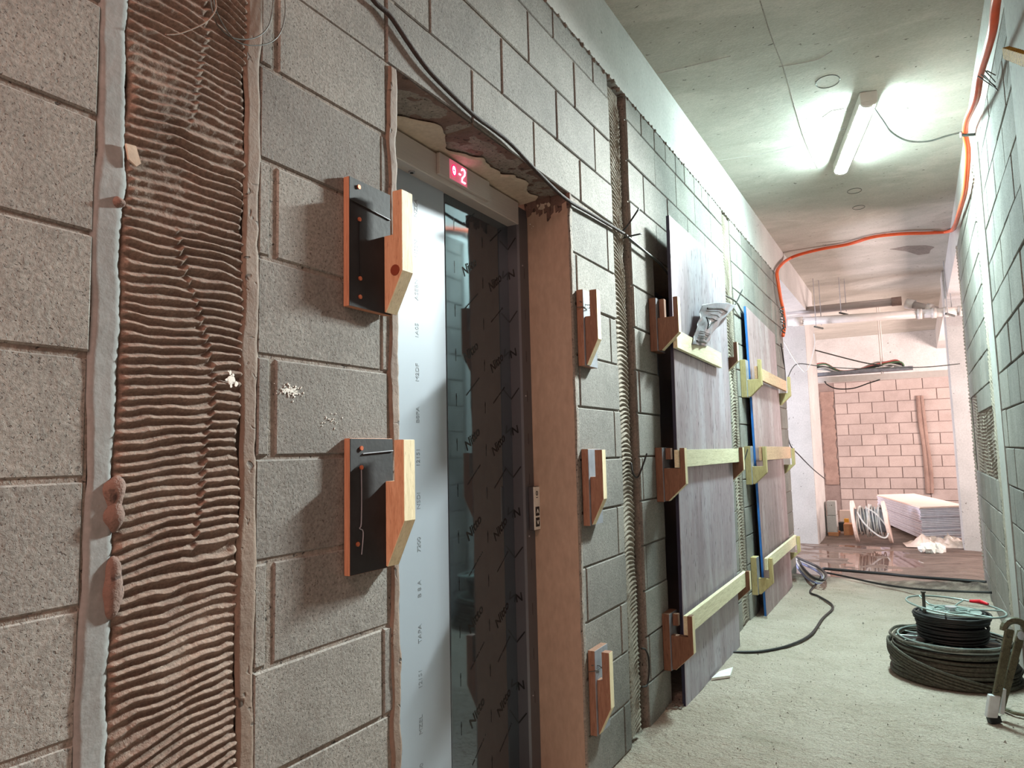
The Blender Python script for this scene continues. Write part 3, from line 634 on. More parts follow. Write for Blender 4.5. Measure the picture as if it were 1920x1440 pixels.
for i, (zt, hh) in enumerate(((1.922, .308), (1.284, .298), (.515, .312))):
    t, hk = bracket(2.572 if i else 2.572, 2.70, 2.585, zt, hh, .030, .032, .052, .082, 'reddish hook bracket with grey plate right of the lift door at %s height' % lab[i], 'pine_red', 'pine_red', .036, 'ply_grey', .105, .10)
    if i != 1:
        z = zt-.06
        MB().tube(crom([(.02, 2.56, z+.01), (.034, 2.60, z), (.05, 2.588, z-.004), (.036, 2.62, z-.01), (.03, 2.575, z-.012), (.01, 2.555, z-.014)], 5), .0016, 5).build('tie_wire', 'wire', t)
for i, (zt, hh) in enumerate(((2.05, .275), (1.285, .27), (.470, .27))):
    t, hk = bracket(3.475, 3.60, 3.49, zt, hh, .038, .055, .122, .146, 'brown hook bracket holding the left edge of the purplish panel at %s height' % lab[i], 'pine_brown', 'pine_brown', .040, 'ply_grey', .10, .085)
    box('spacer_block', (.044, 3.51, zt-.06 if i else zt-.10), (.07, 3.54, zt-.004), 'pine_brown', t)
for i, (zt, hh) in enumerate(((1.985, .22), (1.282, .24), (.478, .21))):
    bracket(4.825, 4.90, 4.835, zt, hh, .038, .055, .122, .146, 'brown hook bracket at the right edge of the purplish panel at %s height' % lab[i], 'pine_brown', 'pine_brown', .040, 'ply_grey', .10, .085)
for i, (zt, hh) in enumerate(((1.95, .29), (1.285, .29), (.452, .275))):
    bracket(5.60, 5.70, 5.625, zt, hh, .045, .06, .125, .15, 'olive hook bracket holding the left edge of the reddish panel at %s height' % lab[i], 'pine_olive', 'pine_olive', .042, 'ply_grey', .15, .085, om='pine_olive')
for i, (zt, hh) in enumerate(((1.93, .27), (1.262, .24), (.455, .23))):
    bracket(7.03, 7.12, 7.04, zt, hh, .045, .06, .125, .15, 'olive hook bracket at the right edge of the reddish panel at %s height' % lab[i], 'pine_olive', 'pine_olive', .042, 'ply_grey', .15, .085, om='pine_olive')
# panels and battens
def panel(label, y0, y1, ztl, ztr, xt, xb, mat, em):
    t = thing('plywood_panel', label, 'panel', (xb, y0, 0)); th = .018
    def f(z): return xb+(xt-xb)*z/2.4
    A = [(f(0), y0, .004), (f(0), y1, .004), (f(ztr), y1, ztr), (f(ztl), y0, ztl)]
    MB().prism([(p[0]-th, p[1], p[2]) for p in A], (th-.002, 0, 0)).build('plywood_core', em, t)
    MB().prism([(p[0]-.002, p[1]+.0005, p[2]) for p in A], (.002, 0, 0)).build('film_face', mat, t)
    return t, f
P1, f1 = panel('tall purplish-grey plywood panel standing over the nearer doorway', 3.575, 4.80, 2.50, 2.50, .098, .072, 'panel', 'navy')
P2, f2 = panel('reddish-grey plywood panel with blue edge over the farther doorway', 5.715, 6.985, 2.385, 2.33, .048, .075, 'panel2', 'blue')
def batten(label, y0, z0, y1, z1, h, x0, mat, group=None, th=.022, tip=0):
    t = MB().prism([(x0, y0, z0-h), (x0, y1, z1-h), (x0, y1, z1), (x0, y0, z0)], (th, 0, 0)).build('wooden_batten', mat, bevel=.001); return tag(t, label, 'batten')
batten('pale batten nailed across the purplish panel under the plastic bag', 3.536, 1.885, 4.48, 1.868, .094, .1005, 'pine_batten')
batten('pale batten across the middle of the purplish panel', 3.475, 1.272, 4.885, 1.270, .088, .0985, 'pine_batten')
batten('pale batten across the bottom of the purplish panel', 3.505, .462, 4.885, .468, .092, .0985, 'pine_batten')
batten('stained pale batten across the top of the reddish panel', 5.63, 1.895, 7.02, 1.885, .095, .100, 'pine_tan')
batten('tan batten across the middle of the reddish panel', 5.63, 1.280, 7.05, 1.272, .105, .100, 'pine_tan')
batten('pale batten across the bottom of the reddish panel', 5.60, .450, 7.06, .462, .085, .100, 'pine_batten')

# plastic bag tucked behind the upper batten
u = np.linspace(0, 1, 40); v = np.linspace(0, 1, 50); Uu, Vv = np.meshgrid(u, v, indexing='ij')
Lp = [at(*p, 0, .125) for p in ((1297, 646), (1303, 618), (1309, 595), (1312, 572))]; Rp = [at(*p, 0, .125) for p in ((1324, 650), (1333, 628), (1350, 602), (1376, 573))]
def cr1(P, t):
    t = t*(len(P)-1); i = np.minimum(np.floor(t).astype(int), len(P)-2); fr = t-i; A = np.array([list(p) for p in P]); return A[i]*(1-fr)[..., None]+A[i+1]*fr[..., None]
G_ = cr1(Lp, Vv)*(1-Uu)[..., None]+cr1(Rp, Vv)*Uu[..., None]
G_[..., 2] += .015*np.sin(Uu*PI)*Vv
G_[..., 0] += .012*np.sin(Uu*PI)+.015*Vv+.003*np.sin(Uu*14+Vv*6)+.014*(fbm(Uu, Vv, .22, 5)-.5)+.003*np.sin(Vv*22+Uu*9)
BG = thing('plastic_bag', 'crumpled grey plastic bag with printed warning triangle tucked behind the batten', 'bag', tuple(Lp[0]))
b_ = gridmesh('bag_sheet', G_, 'plastic', BG); md = b_.modifiers.new('s', 'SOLIDIFY'); md.thickness = .0012
def bagpt(u_, v_, off=.002):
    i = min(39, max(0, int(u_*39))); j = min(49, max(0, int(v_*49))); return Vector(G_[i, j])+Vector((off, -off*.6, 0))
def prt(name, segs, r=.0022):
    m = MB()
    for s in segs:
        P = []
        for (a, b), (c_, d_) in zip(s[:-1], s[1:]):
            for t_ in range(5): P.append(bagpt(a+(c_-a)*t_/5, b+(d_-b)*t_/5))
        P.append(bagpt(*s[-1])); m.tube(P, r, 5)
    m.build(name, 'ink', BG)
prt('printed_triangle', [[(.25, .66), (.72, .62), (.50, .40), (.25, .66)], [(.49, .58), (.49, .50)]], .0030)
prt('printed_lines', [[(.2, .32-.05*i), (.8, .32-.05*i)] for i in range(4)]+[[(.15, .82), (.85, .78)], [(.3, .74), (.8, .70)]], .0014)
prt('printed_band', [[(.15, .10), (.85, .10)], [(.15, .88), (.9, .85)]], .0055)

# ------------------------------------------------------------------ wall cables and rebar ends
def cable(name, pts, r, mat, label, cat='cable', n=6, parent=None, seg=8):
    o = MB().tube(crom(pts, n), r, seg).build(name, mat, parent, smooth=True)
    return tag(o, label, cat) if label else o
P = [at(x, y, 0, .013) for x, y in ((660, -60), (700, 0), (730, 28), (760, 72), (790, 115), (820, 150), (885, 213), (925, 243), (960, 272), (1010, 325), (1060, 372), (1110, 402), (1160, 432), (1170, 438))]
cable('wall_cable', P, .0068, 'oldcable', 'thick black cable draped along the blocks above the lift door')
P = [at(x, y, 0, .02) for x, y in ((1172, 440), (1210, 472), (1235, 492), (1248, 507))]+[Vector((.03, 3.9, 2.22)), Vector((.02, 4.6, 2.32)), at(1375, 562, 0, .03), at(1390, 582, 0, .03), at(1402, 600, 0, .02)]
cable('wall_cable', P, .0065, 'wire', 'grey cable running behind both leaning panels')
def rebar(pts, label): return cable('rebar_end', pts, .0042, 'black', label, 'rebar', 5)
rebar([Vector((-.03, 3.11, 2.30)), at(1168, 432, 0, .012), at(1180, 418, 0, .05), at(1198, 391, 0, .09)], 'longer rebar end sticking out of the combed strip by the cable')
rebar([Vector((-.02, 3.17, 2.29)), at(1176, 444, 0, .02), at(1203, 438, 0, .07)], 'short rebar end just below the cable crossing')
rebar([at(1183, 868, 0, .0), at(1187, 888, 0, .012), at(1197, 893, 0, .02), at(1213, 850, 0, .06)], 'bent rebar end at mid height of the combed strip')
rebar([at(1203, 1216, 0, .012), at(1210, 1218, 0, .018), at(1216, 1232, 0, .02), at(1217, 1262, 0, .02), at(1213, 1285, 0, .016), at(1203, 1288, 0, .01)], 'hooked rebar loop near the foot of the combed strip')
rebar([at(1371, 572, 0, .01), at(1378, 572, 0, .03), at(1392, 543, 0, .08)], 'rebar end above the bag beside the farther mortar strip')
rebar([at(1388, 874, 0, .01), at(1396, 862, 0, .03), at(1402, 842, 0, .05)], 'rebar end between the two panels at mid height')
# thin wires at top left
for i, p_ in enumerate((((392, -20), (398, 20), (410, 50), (440, 72), (480, 70), (505, 45), (513, -10)), ((400, -20), (405, 20), (440, 75), (485, 85), (520, 70), (534, 30), (533, -20)), ((310, 65), (340, 62), (385, 42), (405, 15), (400, -20)))):
    cable('thin_wire', [at(x, y, 0, .012+.004*i) for x, y in p_], .0013, 'wire' if i < 2 else 'band_brown', ['inner thin wire loop hanging over the top of the mortar strip', 'outer thin wire loop hanging over the top of the mortar strip', 'brown twisted wire bent left over the mortar strip'][i], 'wire', 6, seg=6)

# ------------------------------------------------------------------ ceiling lamp
a = (at(1577, 322, 2, 3.335)); b = at(1628, 197, 2, 3.335)
LD = thing('tube_lamp', 'lit linear tube lamp fixed to the concrete ceiling', 'lamp', tuple((a+b)/2))
d = (b-a).normalized(); sd = Vector((0, 0, 1)).cross(d).normalized(); UZ = Vector((0, 0, 1))
def trough(name, w0, z0, z1, e0, e1, mat, par):
    pts = []
    for t_ in range(9):
        an = PI*t_/8; pts.append(sd*math.cos(an)*w0+UZ*(z0-(z0-z1)*math.sin(an)))
    A = a-d*e0; L = (b-a).length+e0+e1
    return MB().prism([Vector((A.x, A.y, 0))+p for p in pts], d*L).build(name, mat, par, smooth=False)
box_ = MB().prism([a-d*.03+sd*.048+UZ*(3.409-a.z), a-d*.03-sd*.048+UZ*(3.409-a.z), a-d*.03-sd*.048+UZ*(3.342-a.z), a-d*.03+sd*.048+UZ*(3.342-a.z)], d*((b-a).length+.06)).build('housing', 'pvc', LD, bevel=.004)
trough('diffuser', .044, 3.342, 3.318, .0, .0, 'tube', LD)
trough('end_cap', .047, 3.346, 3.316, .028, -(b-a).length, 'pvc', LD)
A_ = a; 
c0 = b
m = MB().prism([Vector((b.x, b.y, 0))+sd*math.cos(PI*t_/8)*.047+UZ*(3.346-(3.346-3.316)*math.sin(PI*t_/8)) for t_ in range(9)], d*.028).build('end_cap', 'pvc', LD)
cable('lamp_cable', [b+d*.02+UZ*.02, at(1655, 225, 2, 3.33), at(1672, 248, 2, 3.30), at(1702, 264, 2, 3.29), at(1740, 265, 2, 3.31), at(1775, 255, 2, 3.35), at(1806, 247, 2, 3.37)], .006, 'wire', 'grey cable looping from the tube lamp to the orange conduit')

# orange conduit
P = [at(1880, -60, 0, 1.50), at(1868, 0, 0, 1.50), at(1862, 50, 0, 1.50), at(1852, 90, 0, 1.50), at(1838, 138, 0, 1.505), at(1830, 185, 0, 1.51), at(1813, 225, 0, 1.52), at(1810, 250, 0, 1.53), at(1815, 285, 0, 1.545), at(1812, 335, 0, 1.545), at(1808, 365, 0, 1.545), at(1798, 400, 0, 1.545), at(1789, 426, 0, 1.55)]
P2_ = [at(1778, 434, 2, 3.385), at(1740, 437, 2, 3.385), at(1700, 438, 2, 3.385), at(1660, 441, 2, 3.385), at(1630, 446, 2, 3.385), at(1590, 458, 2, 3.385), at(1540, 467, 2, 3.38), at(1500, 477, 2, 3.36), at(1478, 486, 2, 3.33), at(1464, 497, 0, .03), at(1457, 510, 0, .03), at(1459, 530, 0, .04), at(1464, 560, 0, .045), at(1470, 590, 0, .045), at(1471, 612, 0, .04), at(1468, 630, 0, .03)]
cable('orange_conduit', P+P2_, .0165, 'orange', 'long orange conduit running along the right wall and across the ceiling', 'conduit', 6, seg=10)
for (x_, y_, ax_, v_) in ((1838, 138, 0, 1.505), (1812, 252, 0, 1.53), (1632, 445, 2, 3.385), (1460, 500, 0, .03)):
    pass
cl = thing('conduit_clamp', 'metal strap tying the orange conduit to the wall near the lamp cable', 'clamp', tuple(at(1812, 252, 0, 1.53)))
c_ = at(1811, 252, 0, 1.53); MB().tube([c_+Vector((-.022, 0, 0)), c_+Vector((.045, .03, .0))], .010, 8).build('strap', 'wire', cl); MB().tube([c_+Vector((-.024, 0, -.012)), c_+Vector((-.024, 0, .018))], .007, 6).build('knot_end', 'galv', cl)
c_ = at(1840, 135, 0, 1.505); m = MB()
for i in range(5): m.tube([c_+Vector((.02*math.cos(i*1.3), .0, .02*math.sin(i*1.3))), c_+Vector((.05, .03*math.sin(i), -.03-.02*i))], .0025, 5)
tag(m.build('wire_tie', 'wire'), 'twisted wire tie holding the upper part of the orange conduit', 'wire tie')
c_ = at(1466, 585, 0, .06); m = MB()
for i in range(8):
    an = i*.8; m.tube(crom([c_+Vector((.02*math.cos(an), .03*math.sin(an), .05-.03*i)), c_+Vector((-.02*math.cos(an), -.03*math.sin(an), .03-.03*i)), c_+Vector((.02, -.03*math.cos(an), -.01-.03*i))], 3), .006, 5)
tag(m.build('cable_knot', 'wire'), 'tangle of wire ties around the orange conduit at the wall end', 'wire tie')
# yellow serrated strip
p0 = at(1880, 100, 0, 1.50); p1 = at(1960, 128, 0, 1.50); dd = (p1-p0); n_ = 20; up_ = Vector((0, .15, 1)).normalized(); hw = .020; top_ = []; bot_ = []
for i in range(n_*2+1):
    q = p0+dd*(i/(n_*2)); s = .0035*(i % 2); top_.append(q+up_*(hw+s)); bot_.append(q-up_*(hw+s))
tag(MB().prism(top_+bot_[::-1], (.02, 0, 0)).build('foam_strip', 'yellow'), 'yellow saw-edged strip jutting in at the upper right wall', 'strip')

# ------------------------------------------------------------------ floor cables
P = [at(x, y, 2, .012) for x, y in ((1350, 1222), (1383, 1223), (1430, 1221), (1480, 1210), (1520, 1190), (1542, 1160), (1560, 1143), (1558, 1132), (1535, 1118), (1519, 1110), (1530, 1095), (1540, 1080))]
cable('floor_cable', P, .0085, 'black', 'dark cable snaking over the dusty floor from under the purplish panel')
for i, (mt, lb) in enumerate((('cable_blue', 'bluish cable loop lying on the floor by the wall end'), ('cable_white', 'whitish cable loop lying on the floor by the wall end'), ('black', 'black cable loop lying on the floor by the wall end'))):
    o_ = (i-1)*5
    P = [at(x+o_*.6, y-o_*.5, 2, .035+.028*i) for x, y in ((1492, 1048), (1515, 1058), (1533, 1067), (1545, 1078), (1543, 1089), (1530, 1089), (1515, 1080), (1502, 1066), (1494, 1053))]
    cable('cable_loop', P, .012, mt, lb)
cable('black_hose', [at(x, y, 2, z_) for x, y, z_ in ((1543, 1066, .045), (1600, 1071, .05), (1660, 1076, .06), (1720, 1082, .08), (1790, 1087, .10), (1852, 1092, .10))], .014, 'black', 'thick black hose across the floor at the edge of the puddle', 'hose')
cable('black_hose', [at(x, y, 2, z_) for x, y, z_ in ((1546, 1073, .04), (1590, 1082, .04), (1640, 1093, .045), (1690, 1101, .05), (1740, 1106, .08), (1800, 1109, .11), (1860, 1111, .12))], .009, 'black', 'thinner dark hose over the sand in front of the puddle', 'hose')
# plaster chip
c_ = at(1352, 1268, 2, .008)
tag(MB().prism([c_+Vector((-.03, -.09, 0)), c_+Vector((.05, .0, 0)), c_+Vector((.03, .16, 0)), c_+Vector((-.02, .05, 0))], (.0, 0, .012)).build('plaster_chip', 'paper'), 'flat white chip on the floor below the purplish panel', 'chip')
m = MB()
for i in range(30):
    c_ = at(1262+rnd.uniform(-14, 16), 1322+rnd.uniform(-8, 10), 2, .008); s = rnd.uniform(.006, .018)
    m.prism([c_+Vector((math.cos(t_*1.2+i)*s, math.sin(t_*1.2+i)*s*1.5, 0)) for t_ in range(5)], (0, 0, s*.8))
tag(m.build('rubble', 'joint'), 'small heap of rubble at the foot of the purplish panel', 'rubble', kind='stuff')

# ------------------------------------------------------------------ cable coils
def coil(center, r0, r1, z0, z1, wr, seed, jit=.006, n=26, tilt=(0, 0)):
    r = random.Random(seed); m = []
    for i in range(n):
        t_ = i/(n-1); z = z0+wr+(z1-z0-2*wr)*t_; R = r0+(r1-r0)*t_+r.uniform(-jit, jit)
        ph = r.uniform(0, 6); e = r.uniform(-.006, .006)
        m.append([center+Vector((math.cos(a_)*R*(1+.012*math.sin(2*a_+ph)), math.sin(a_)*R*(1+.012*math.cos(2*a_+ph)), z+.006*math.sin(a_+ph)+e)) for a_ in [k__*2*PI/48 for k__ in range(48)]])
    return m
C0 = Vector((1.245, 4.72, 0))
CO = thing('cable_coil', 'large coil of dark steel cable lying on the floor under the smaller reel', 'coil', tuple(C0))
m = MB()
for ring in coil(C0, .312, .285, .0, .175, .0085, 3, n=13): m.tube(ring, .0085, 7, closed=True)
for ring in coil(C0, .292, .268, .01, .178, .0085, 4, n=9): m.tube(ring, .0085, 6, closed=True)
for k__ in range(5):
    R = .300; a0 = 2.6+k__*.22
    m.tube([C0+Vector((math.cos(a0+t_*.1)*(R+.018), math.sin(a0+t_*.1)*(R+.018), .165-.150*t_/20)) for t_ in range(21)], .0085, 7)
for k__ in range(3):
    R = .25+.02*k__; m.tube([C0+Vector((math.cos(t_*.13)*R-.015, math.sin(t_*.13)*R, .185+.008*k__+.004*math.sin(t_))) for t_ in range(48)], .008, 6, closed=True)
m.build('cable_turns', 'rope', CO)
m = MB(); m.tube([C0+Vector((math.cos(t_*PI/24)*.285, math.sin(t_*PI/24)*.285, .188)) for t_ in range(48)], .006, 6, closed=True); m.tube([C0+Vector((math.cos(t_*PI/24)*.265, math.sin(t_*PI/24)*.265, .205)) for t_ in range(48)], .005, 6, closed=True)
m.build('wire_rim', 'teal_metal', CO)
m = MB()
for t_ in range(14):
    a_ = t_*2*PI/14; m.tube([C0+Vector((math.cos(a_)*.10, math.sin(a_)*.10, .190)), C0+Vector((math.cos(a_)*.283, math.sin(a_)*.283, .188))], .0035, 5)
m.build('wire_spoke', 'teal_metal', CO)
m = MB().tube([C0+Vector((0, 0, .012)), C0+Vector((0, 0, .182))], .235, 32); m.build('inner_core', 'black', CO)
C1 = Vector((1.25, 4.70, 0))
RE = thing('wire_reel', 'smaller wire reel with red handle stacked on the large coil', 'reel', (C1.x, C1.y, .2))
m = MB()
for ring in coil(C1, .160, .182, .205, .345, .0075, 8, n=12, jit=.004): m.tube(ring, .0075, 7, closed=True)
for ring in coil(C1, .140, .155, .205, .342, .0075, 9, n=8, jit=.004): m.tube(ring, .0075, 6, closed=True)
m.build('cable_turns', 'black', RE, smooth=True)
MB().tube([C1+Vector((0, 0, .203)), C1+Vector((0, 0, .340))], .130, 28).build('reel_core', 'black', RE)
MB().tube([C1+Vector((0, 0, .345)), C1+Vector((0, 0, .352))], .145, 32).build('reel_plate', 'teal_metal', RE)
tl = Vector((.03, 0, -.05))
def rp(a_, R, z=.375): return C1+Vector((.02+math.cos(a_)*R, math.sin(a_)*R, z-.02*math.cos(a_)))
MB().tube([rp(t_*PI/28, .235) for t_ in range(56)], .0052, 7, closed=True).build('rim_ring', 'teal_metal', RE, smooth=True)
for t_ in range(6):
    a_ = t_*PI/3+.3; MB().tube([C1+Vector((math.cos(a_)*.03, math.sin(a_)*.03, .356)), C1+Vector((math.cos(a_)*.14, math.sin(a_)*.14, .358)), rp(a_, .233)], .0045, 6).build('rim_spoke', 'teal_metal', RE)
MB().tube([C1+Vector((math.cos(t_*PI/14)*.085, math.sin(t_*PI/14)*.085, .357)) for t_ in range(28)], .006, 6, closed=True).build('inner_ring', 'teal_metal', RE)
MB().tube([C1+Vector((0, 0, .352)), C1+Vector((0, 0, .372))], .028, 16).build('hub', 'galv', RE)
MB().tube([rp(1.15, .19, .385), rp(.95, .225, .388), rp(.75, .225, .385)], [.008, .012, .007], 8).build('red_handle', 'red', RE)
pb = at(1734, 1152, 1, 4.62); 
MB().tube([Vector((pb.x, 4.62, .345)), Vector((pb.x, 4.62, .352+.10))], .0085, 8).build('upright_pin', 'wire', RE)
MB().tube([Vector((pb.x, 4.62, .452)), Vector((pb.x, 4.62, .459))], .013, 8).build('pin_head', 'wire', RE)
# ------------------------------------------------------------------ folding steel stand at right
ST = thing('steel_stand', 'dirty steel folding stand with white taped feet at the right edge', 'stand', (1.38, 3.98, 0))
tops = at(1895, 1168, 1, 4.02); feet = at(1862, 1352, 2, .0)
def bar(p0, p1, w_, tk, name, mat):
    p0, p1 = Vector(p0), Vector(p1); ax = (p1-p0).normalized(); s_ = RGT.copy(); s_ = (s_-ax*s_.dot(ax)).normalized(); n__ = ax.cross(s_)
    return MB().prism([p0-s_*w_/2-n__*tk/2, p0+s_*w_/2-n__*tk/2, p0+s_*w_/2+n__*tk/2, p0-s_*w_/2+n__*tk/2], p1-p0).build(name, mat, ST, bevel=.003)
f0 = at(1862, 1340, 1, 4.0); t0 = at(1893, 1180, 1, 4.0); f1_ = at(1876, 1330, 1, 4.06); t1_ = at(1916, 1182, 1, 4.06)
bar(f0, t0, .040, .014, 'front_bar', 'olive_metal'); bar(f1_, t1_, .036, .014, 'rear_bar', 'olive_metal')
b0 = at(1858, 1345, 1, 3.99); b1 = at(1864, 1303, 1, 3.99); bar(b0, b1, .050, .022, 'taped_end', 'tape')
b0 = at(1877, 1338, 1, 4.05); b1 = at(1881, 1290, 1, 4.05); bar(b0, b1, .020, .022, 'taped_end', 'tape')
c_ = at(1863, 1352, 1, 3.99); bar(at(1866, 1356, 1, 4.0), at(1862, 1343, 1, 4.0), .052, .03, 'rubber_foot', 'black')
tc = at(1903, 1182, 1, 4.03)
m = MB(); ring = [tc+RGT*math.cos(t_*PI/10)*.052+Vector((0, 0, 1))*math.sin(t_*PI/10)*.045 for t_ in range(11)]; m.tube(ring, .016, 6); m.build('rounded_top', 'olive_metal', ST)
MB().tube([tc+Vector((.02, .0, -.02)), tc+RGT*.16+Vector((0, 0, -.05))], .020, 12).build('cross_tube', 'galv', ST)
MB().tube([at(1881, 1328, 2, .012), at(1900, 1336, 2, .012), at(1945, 1345, 2, .012)], .010, 8).build('floor_bar', 'olive_metal', ST)

# ------------------------------------------------------------------ far side: pipes, hangers, tray
def pipe(pts, r, mat, name, par, smooth=True): return MB().tube(pts, r, 16).build(name, mat, par, smooth=smooth)
DP = thing('drain_pipe', 'lower grey drain pipe with branch fitting hung across the corridor', 'pipe', tuple(at(1640, 595, 1, 9.8)))
A_ = at(1478, 604, 1, 9.8); B_ = at(1720, 589, 1, 9.8); C_ = at(1800, 583, 1, 9.8)
pipe([A_, B_], .052, 'pvc', 'pipe_run', DP); pipe([B_, C_], .054, 'pvc', 'branch_body', DP)
for q in (.0, .34, .62, .95):
    p_ = B_+(C_-B_)*q; pipe([p_, p_+(C_-B_).normalized()*.05], .063, 'pvc', 'collar', DP)
p_ = A_+(B_-A_)*.04; pipe([p_, p_+(B_-A_).normalized()*.12], .060, 'pvc', 'collar', DP)
D_ = at(1700, 569, 1, 9.95); E_ = at(1757, 582, 1, 9.82)
pipe([D_, E_], .046, 'pvc_grey', 'branch_arm', DP); dv = (E_-D_).normalized()
pipe([D_-dv*.0, D_+dv*.09], .062, 'pvc', 'collar', DP); pipe([D_+dv*.25, D_+dv*.31], .060, 'pvc', 'collar', DP)
UPp = thing('drain_pipe', 'upper grey drain pipe behind the other, with a brown coupling', 'pipe', tuple(at(1600, 570, 1, 9.95)))
A2 = at(1476, 586, 1, 9.95); B2 = at(1682, 565, 1, 9.95); pipe([A2, B2], .050, 'pvc_grey', 'pipe_run', UPp)
pipe([B2-(B2-A2).normalized()*.06, B2+(B2-A2).normalized()*.05], .056, 'far_mortar', 'coupling', UPp)
def hanger(px, ptop, pbot, y_, label):
    a_ = at(px, ptop, 1, y_); t = thing('pipe_hanger', label, 'hanger', (a_.x, y_, 3.41)); b_ = at(px+5, pbot, 1, y_)
    MB().tube([Vector((b_.x, y_, 3.409)), b_], .005, 6).build('threaded_rod', 'galv', t); MB().tube([Vector((b_.x+.05, y_+.15, 3.409)), b_+Vector((.05, .15, .03))], .005, 6).build('threaded_rod', 'galv', t)
    MB().tube([b_+Vector((-.02, 0, 0)), b_+Vector((.07, .1, -.02))], .012, 8).build('clamp', 'wire', t)
hanger(1525, 520, 612, 9.68, 'leftmost pair of threaded rods hanging the drain pipes')
hanger(1572, 525, 586, 9.80, 'middle pair of threaded rods hanging the drain pipes')
hanger(1772, 485, 588, 9.66, 'pair of threaded rods by the right column holding the branch fitting')
TR = thing('cable_tray', 'grey metal cable tray with cable bundle hanging before the far block wall', 'tray', tuple(at(1600, 705, 1, 12)))
a_ = at(1520, 706, 1, 12.0); b_ = at(1712, 692, 1, 12.0)
MB().prism([a_, b_, b_+Vector((0, 0, .05)), a_+Vector((0, 0, .05))], (0, .16, 0)).build('upper_channel', 'ply_grey', TR)
a2 = at(1520, 719, 1, 12.0); b2 = at(1832, 702, 1, 12.0)
MB().prism([a2, b2, b2+Vector((0, 0, .09)), a2+Vector((0, 0, .09))], (0, .12, 0)).build('lower_channel', 'pvc', TR)
for dx_ in (0, 4):
    q1 = at(1644+dx_, 600, 1, 12.05+.05*dx_); q2 = at(1654+dx_, 712, 1, 12.05+.05*dx_); MB().tube([Vector((q2.x, q2.y, 3.409)), q2], .010, 6).build('threaded_rod', 'pvc', TR)
CBm = ['cable_white', 'black', 'cable_green', 'cable_red', 'cable_white', 'wire', 'cable_green', 'cable_white', 'black', 'cable_red']
CBt = thing('cable_bundle', 'loose bundle of white, black, red and green cables on the tray', 'cables', tuple(at(1650, 690, 1, 12)))
r_ = random.Random(9)
for i in range(10):
    yy = 12.03+.012*i; dzz = -2-(i % 4)*2.5; j = lambda s: r_.uniform(-s, s)
    pts = [at(1528, 695+dzz+j(3), 1, yy), at(1548, 693+dzz+j(4), 1, yy), at(1575, 699+dzz*.4, 1, yy), at(1610, 696+dzz*.4+j(1), 1, yy), at(1640, 692+dzz+j(3), 1, yy), at(1665, 688+dzz+j(3), 1, yy), at(1685+j(4), 686+dzz+j(2), 1, yy), at(1693+j(2), 690+dzz*.5, 1, yy), at(1676, 688, 1, yy)]
    MB().tube(crom(pts, 4), .013, 5).build('cable', CBm[i], CBt, smooth=True)
def hang(pts, y_, lb, mt='wire', r=.009): return cable('hanging_cable', [at(x_, yy_, 1, y_+k__*.0) for k__, (x_, yy_) in enumerate(pts)], r, mt, lb)
hang([(1468, 632), (1500, 648), (1560, 665), (1620, 680), (1655, 685)], 11.4, 'cable sloping from the orange conduit down to the cable tray')
hang([(1470, 640), (1488, 672), (1505, 694), (1512, 696), (1520, 680), (1528, 645), (1526, 625)], 9.9, 'cable dipping in a V in front of the left column', 'cable_white', .007)
hang([(1476, 712), (1486, 690), (1500, 682), (1540, 687), (1600, 691), (1660, 690), (1740, 688), (1800, 682)], 9.9, 'long thin cable strung across the opening below the pipes', 'wire', .006)
hang([(1546, 715), (1552, 722), (1570, 729), (1600, 728), (1630, 718), (1650, 712)], 11.99, 'black cable sagging under the tray', 'black')
cable('hanging_cable', [Vector((.03, 7.45, 2.3)), at(1472, 700, 1, 7.83), at(1474, 780, 1, 7.83), at(1480, 830, 1, 7.85), at(1500, 855, 1, 8.6), at(1525, 880, 1, 9.6), at(1547, 898, 1, 10.3)], .006, 'black', 'black cable falling down the wall end and slanting to the left column')
# boards stack
def on(px, py, z): return at(px, py, 2, z)
zt = .47
n0 = on(1725, 950, zt); nl = on(1645, 927, zt); nr = on(1812, 947, zt); back = nl+(nr-n0)
BS = thing('plasterboard_stack', 'stack of plasterboard sheets lying beyond the puddle against the far side', 'boards', (n0.x, n0.y, 0))
ns = 19
for i in range(ns):
    z0 = .055+(zt-.055)*i/ns; j = Vector((rnd.uniform(-.012, .012), rnd.uniform(-.012, .012), 0))
    top = i == ns-1
    MB().prism([Vector((p_.x, p_.y, z0))+j for p_ in (n0, nr, back, nl)], (0, 0, (zt-.055)/ns-.004)).build('plasterboard_sheet', 'board_face' if top else 'board_edge', BS)
for q in (.15, .8):
    p_ = n0+(nl-n0)*q; MB().prism([Vector((p_.x, p_.y, 0)), Vector((p_.x+.1, p_.y+.02, 0)), Vector((p_.x+.5, p_.y+.9, 0)), Vector((p_.x+.4, p_.y+.9, 0))], (0, 0, .052)).build('timber_bearer', 'pine_brown', BS)
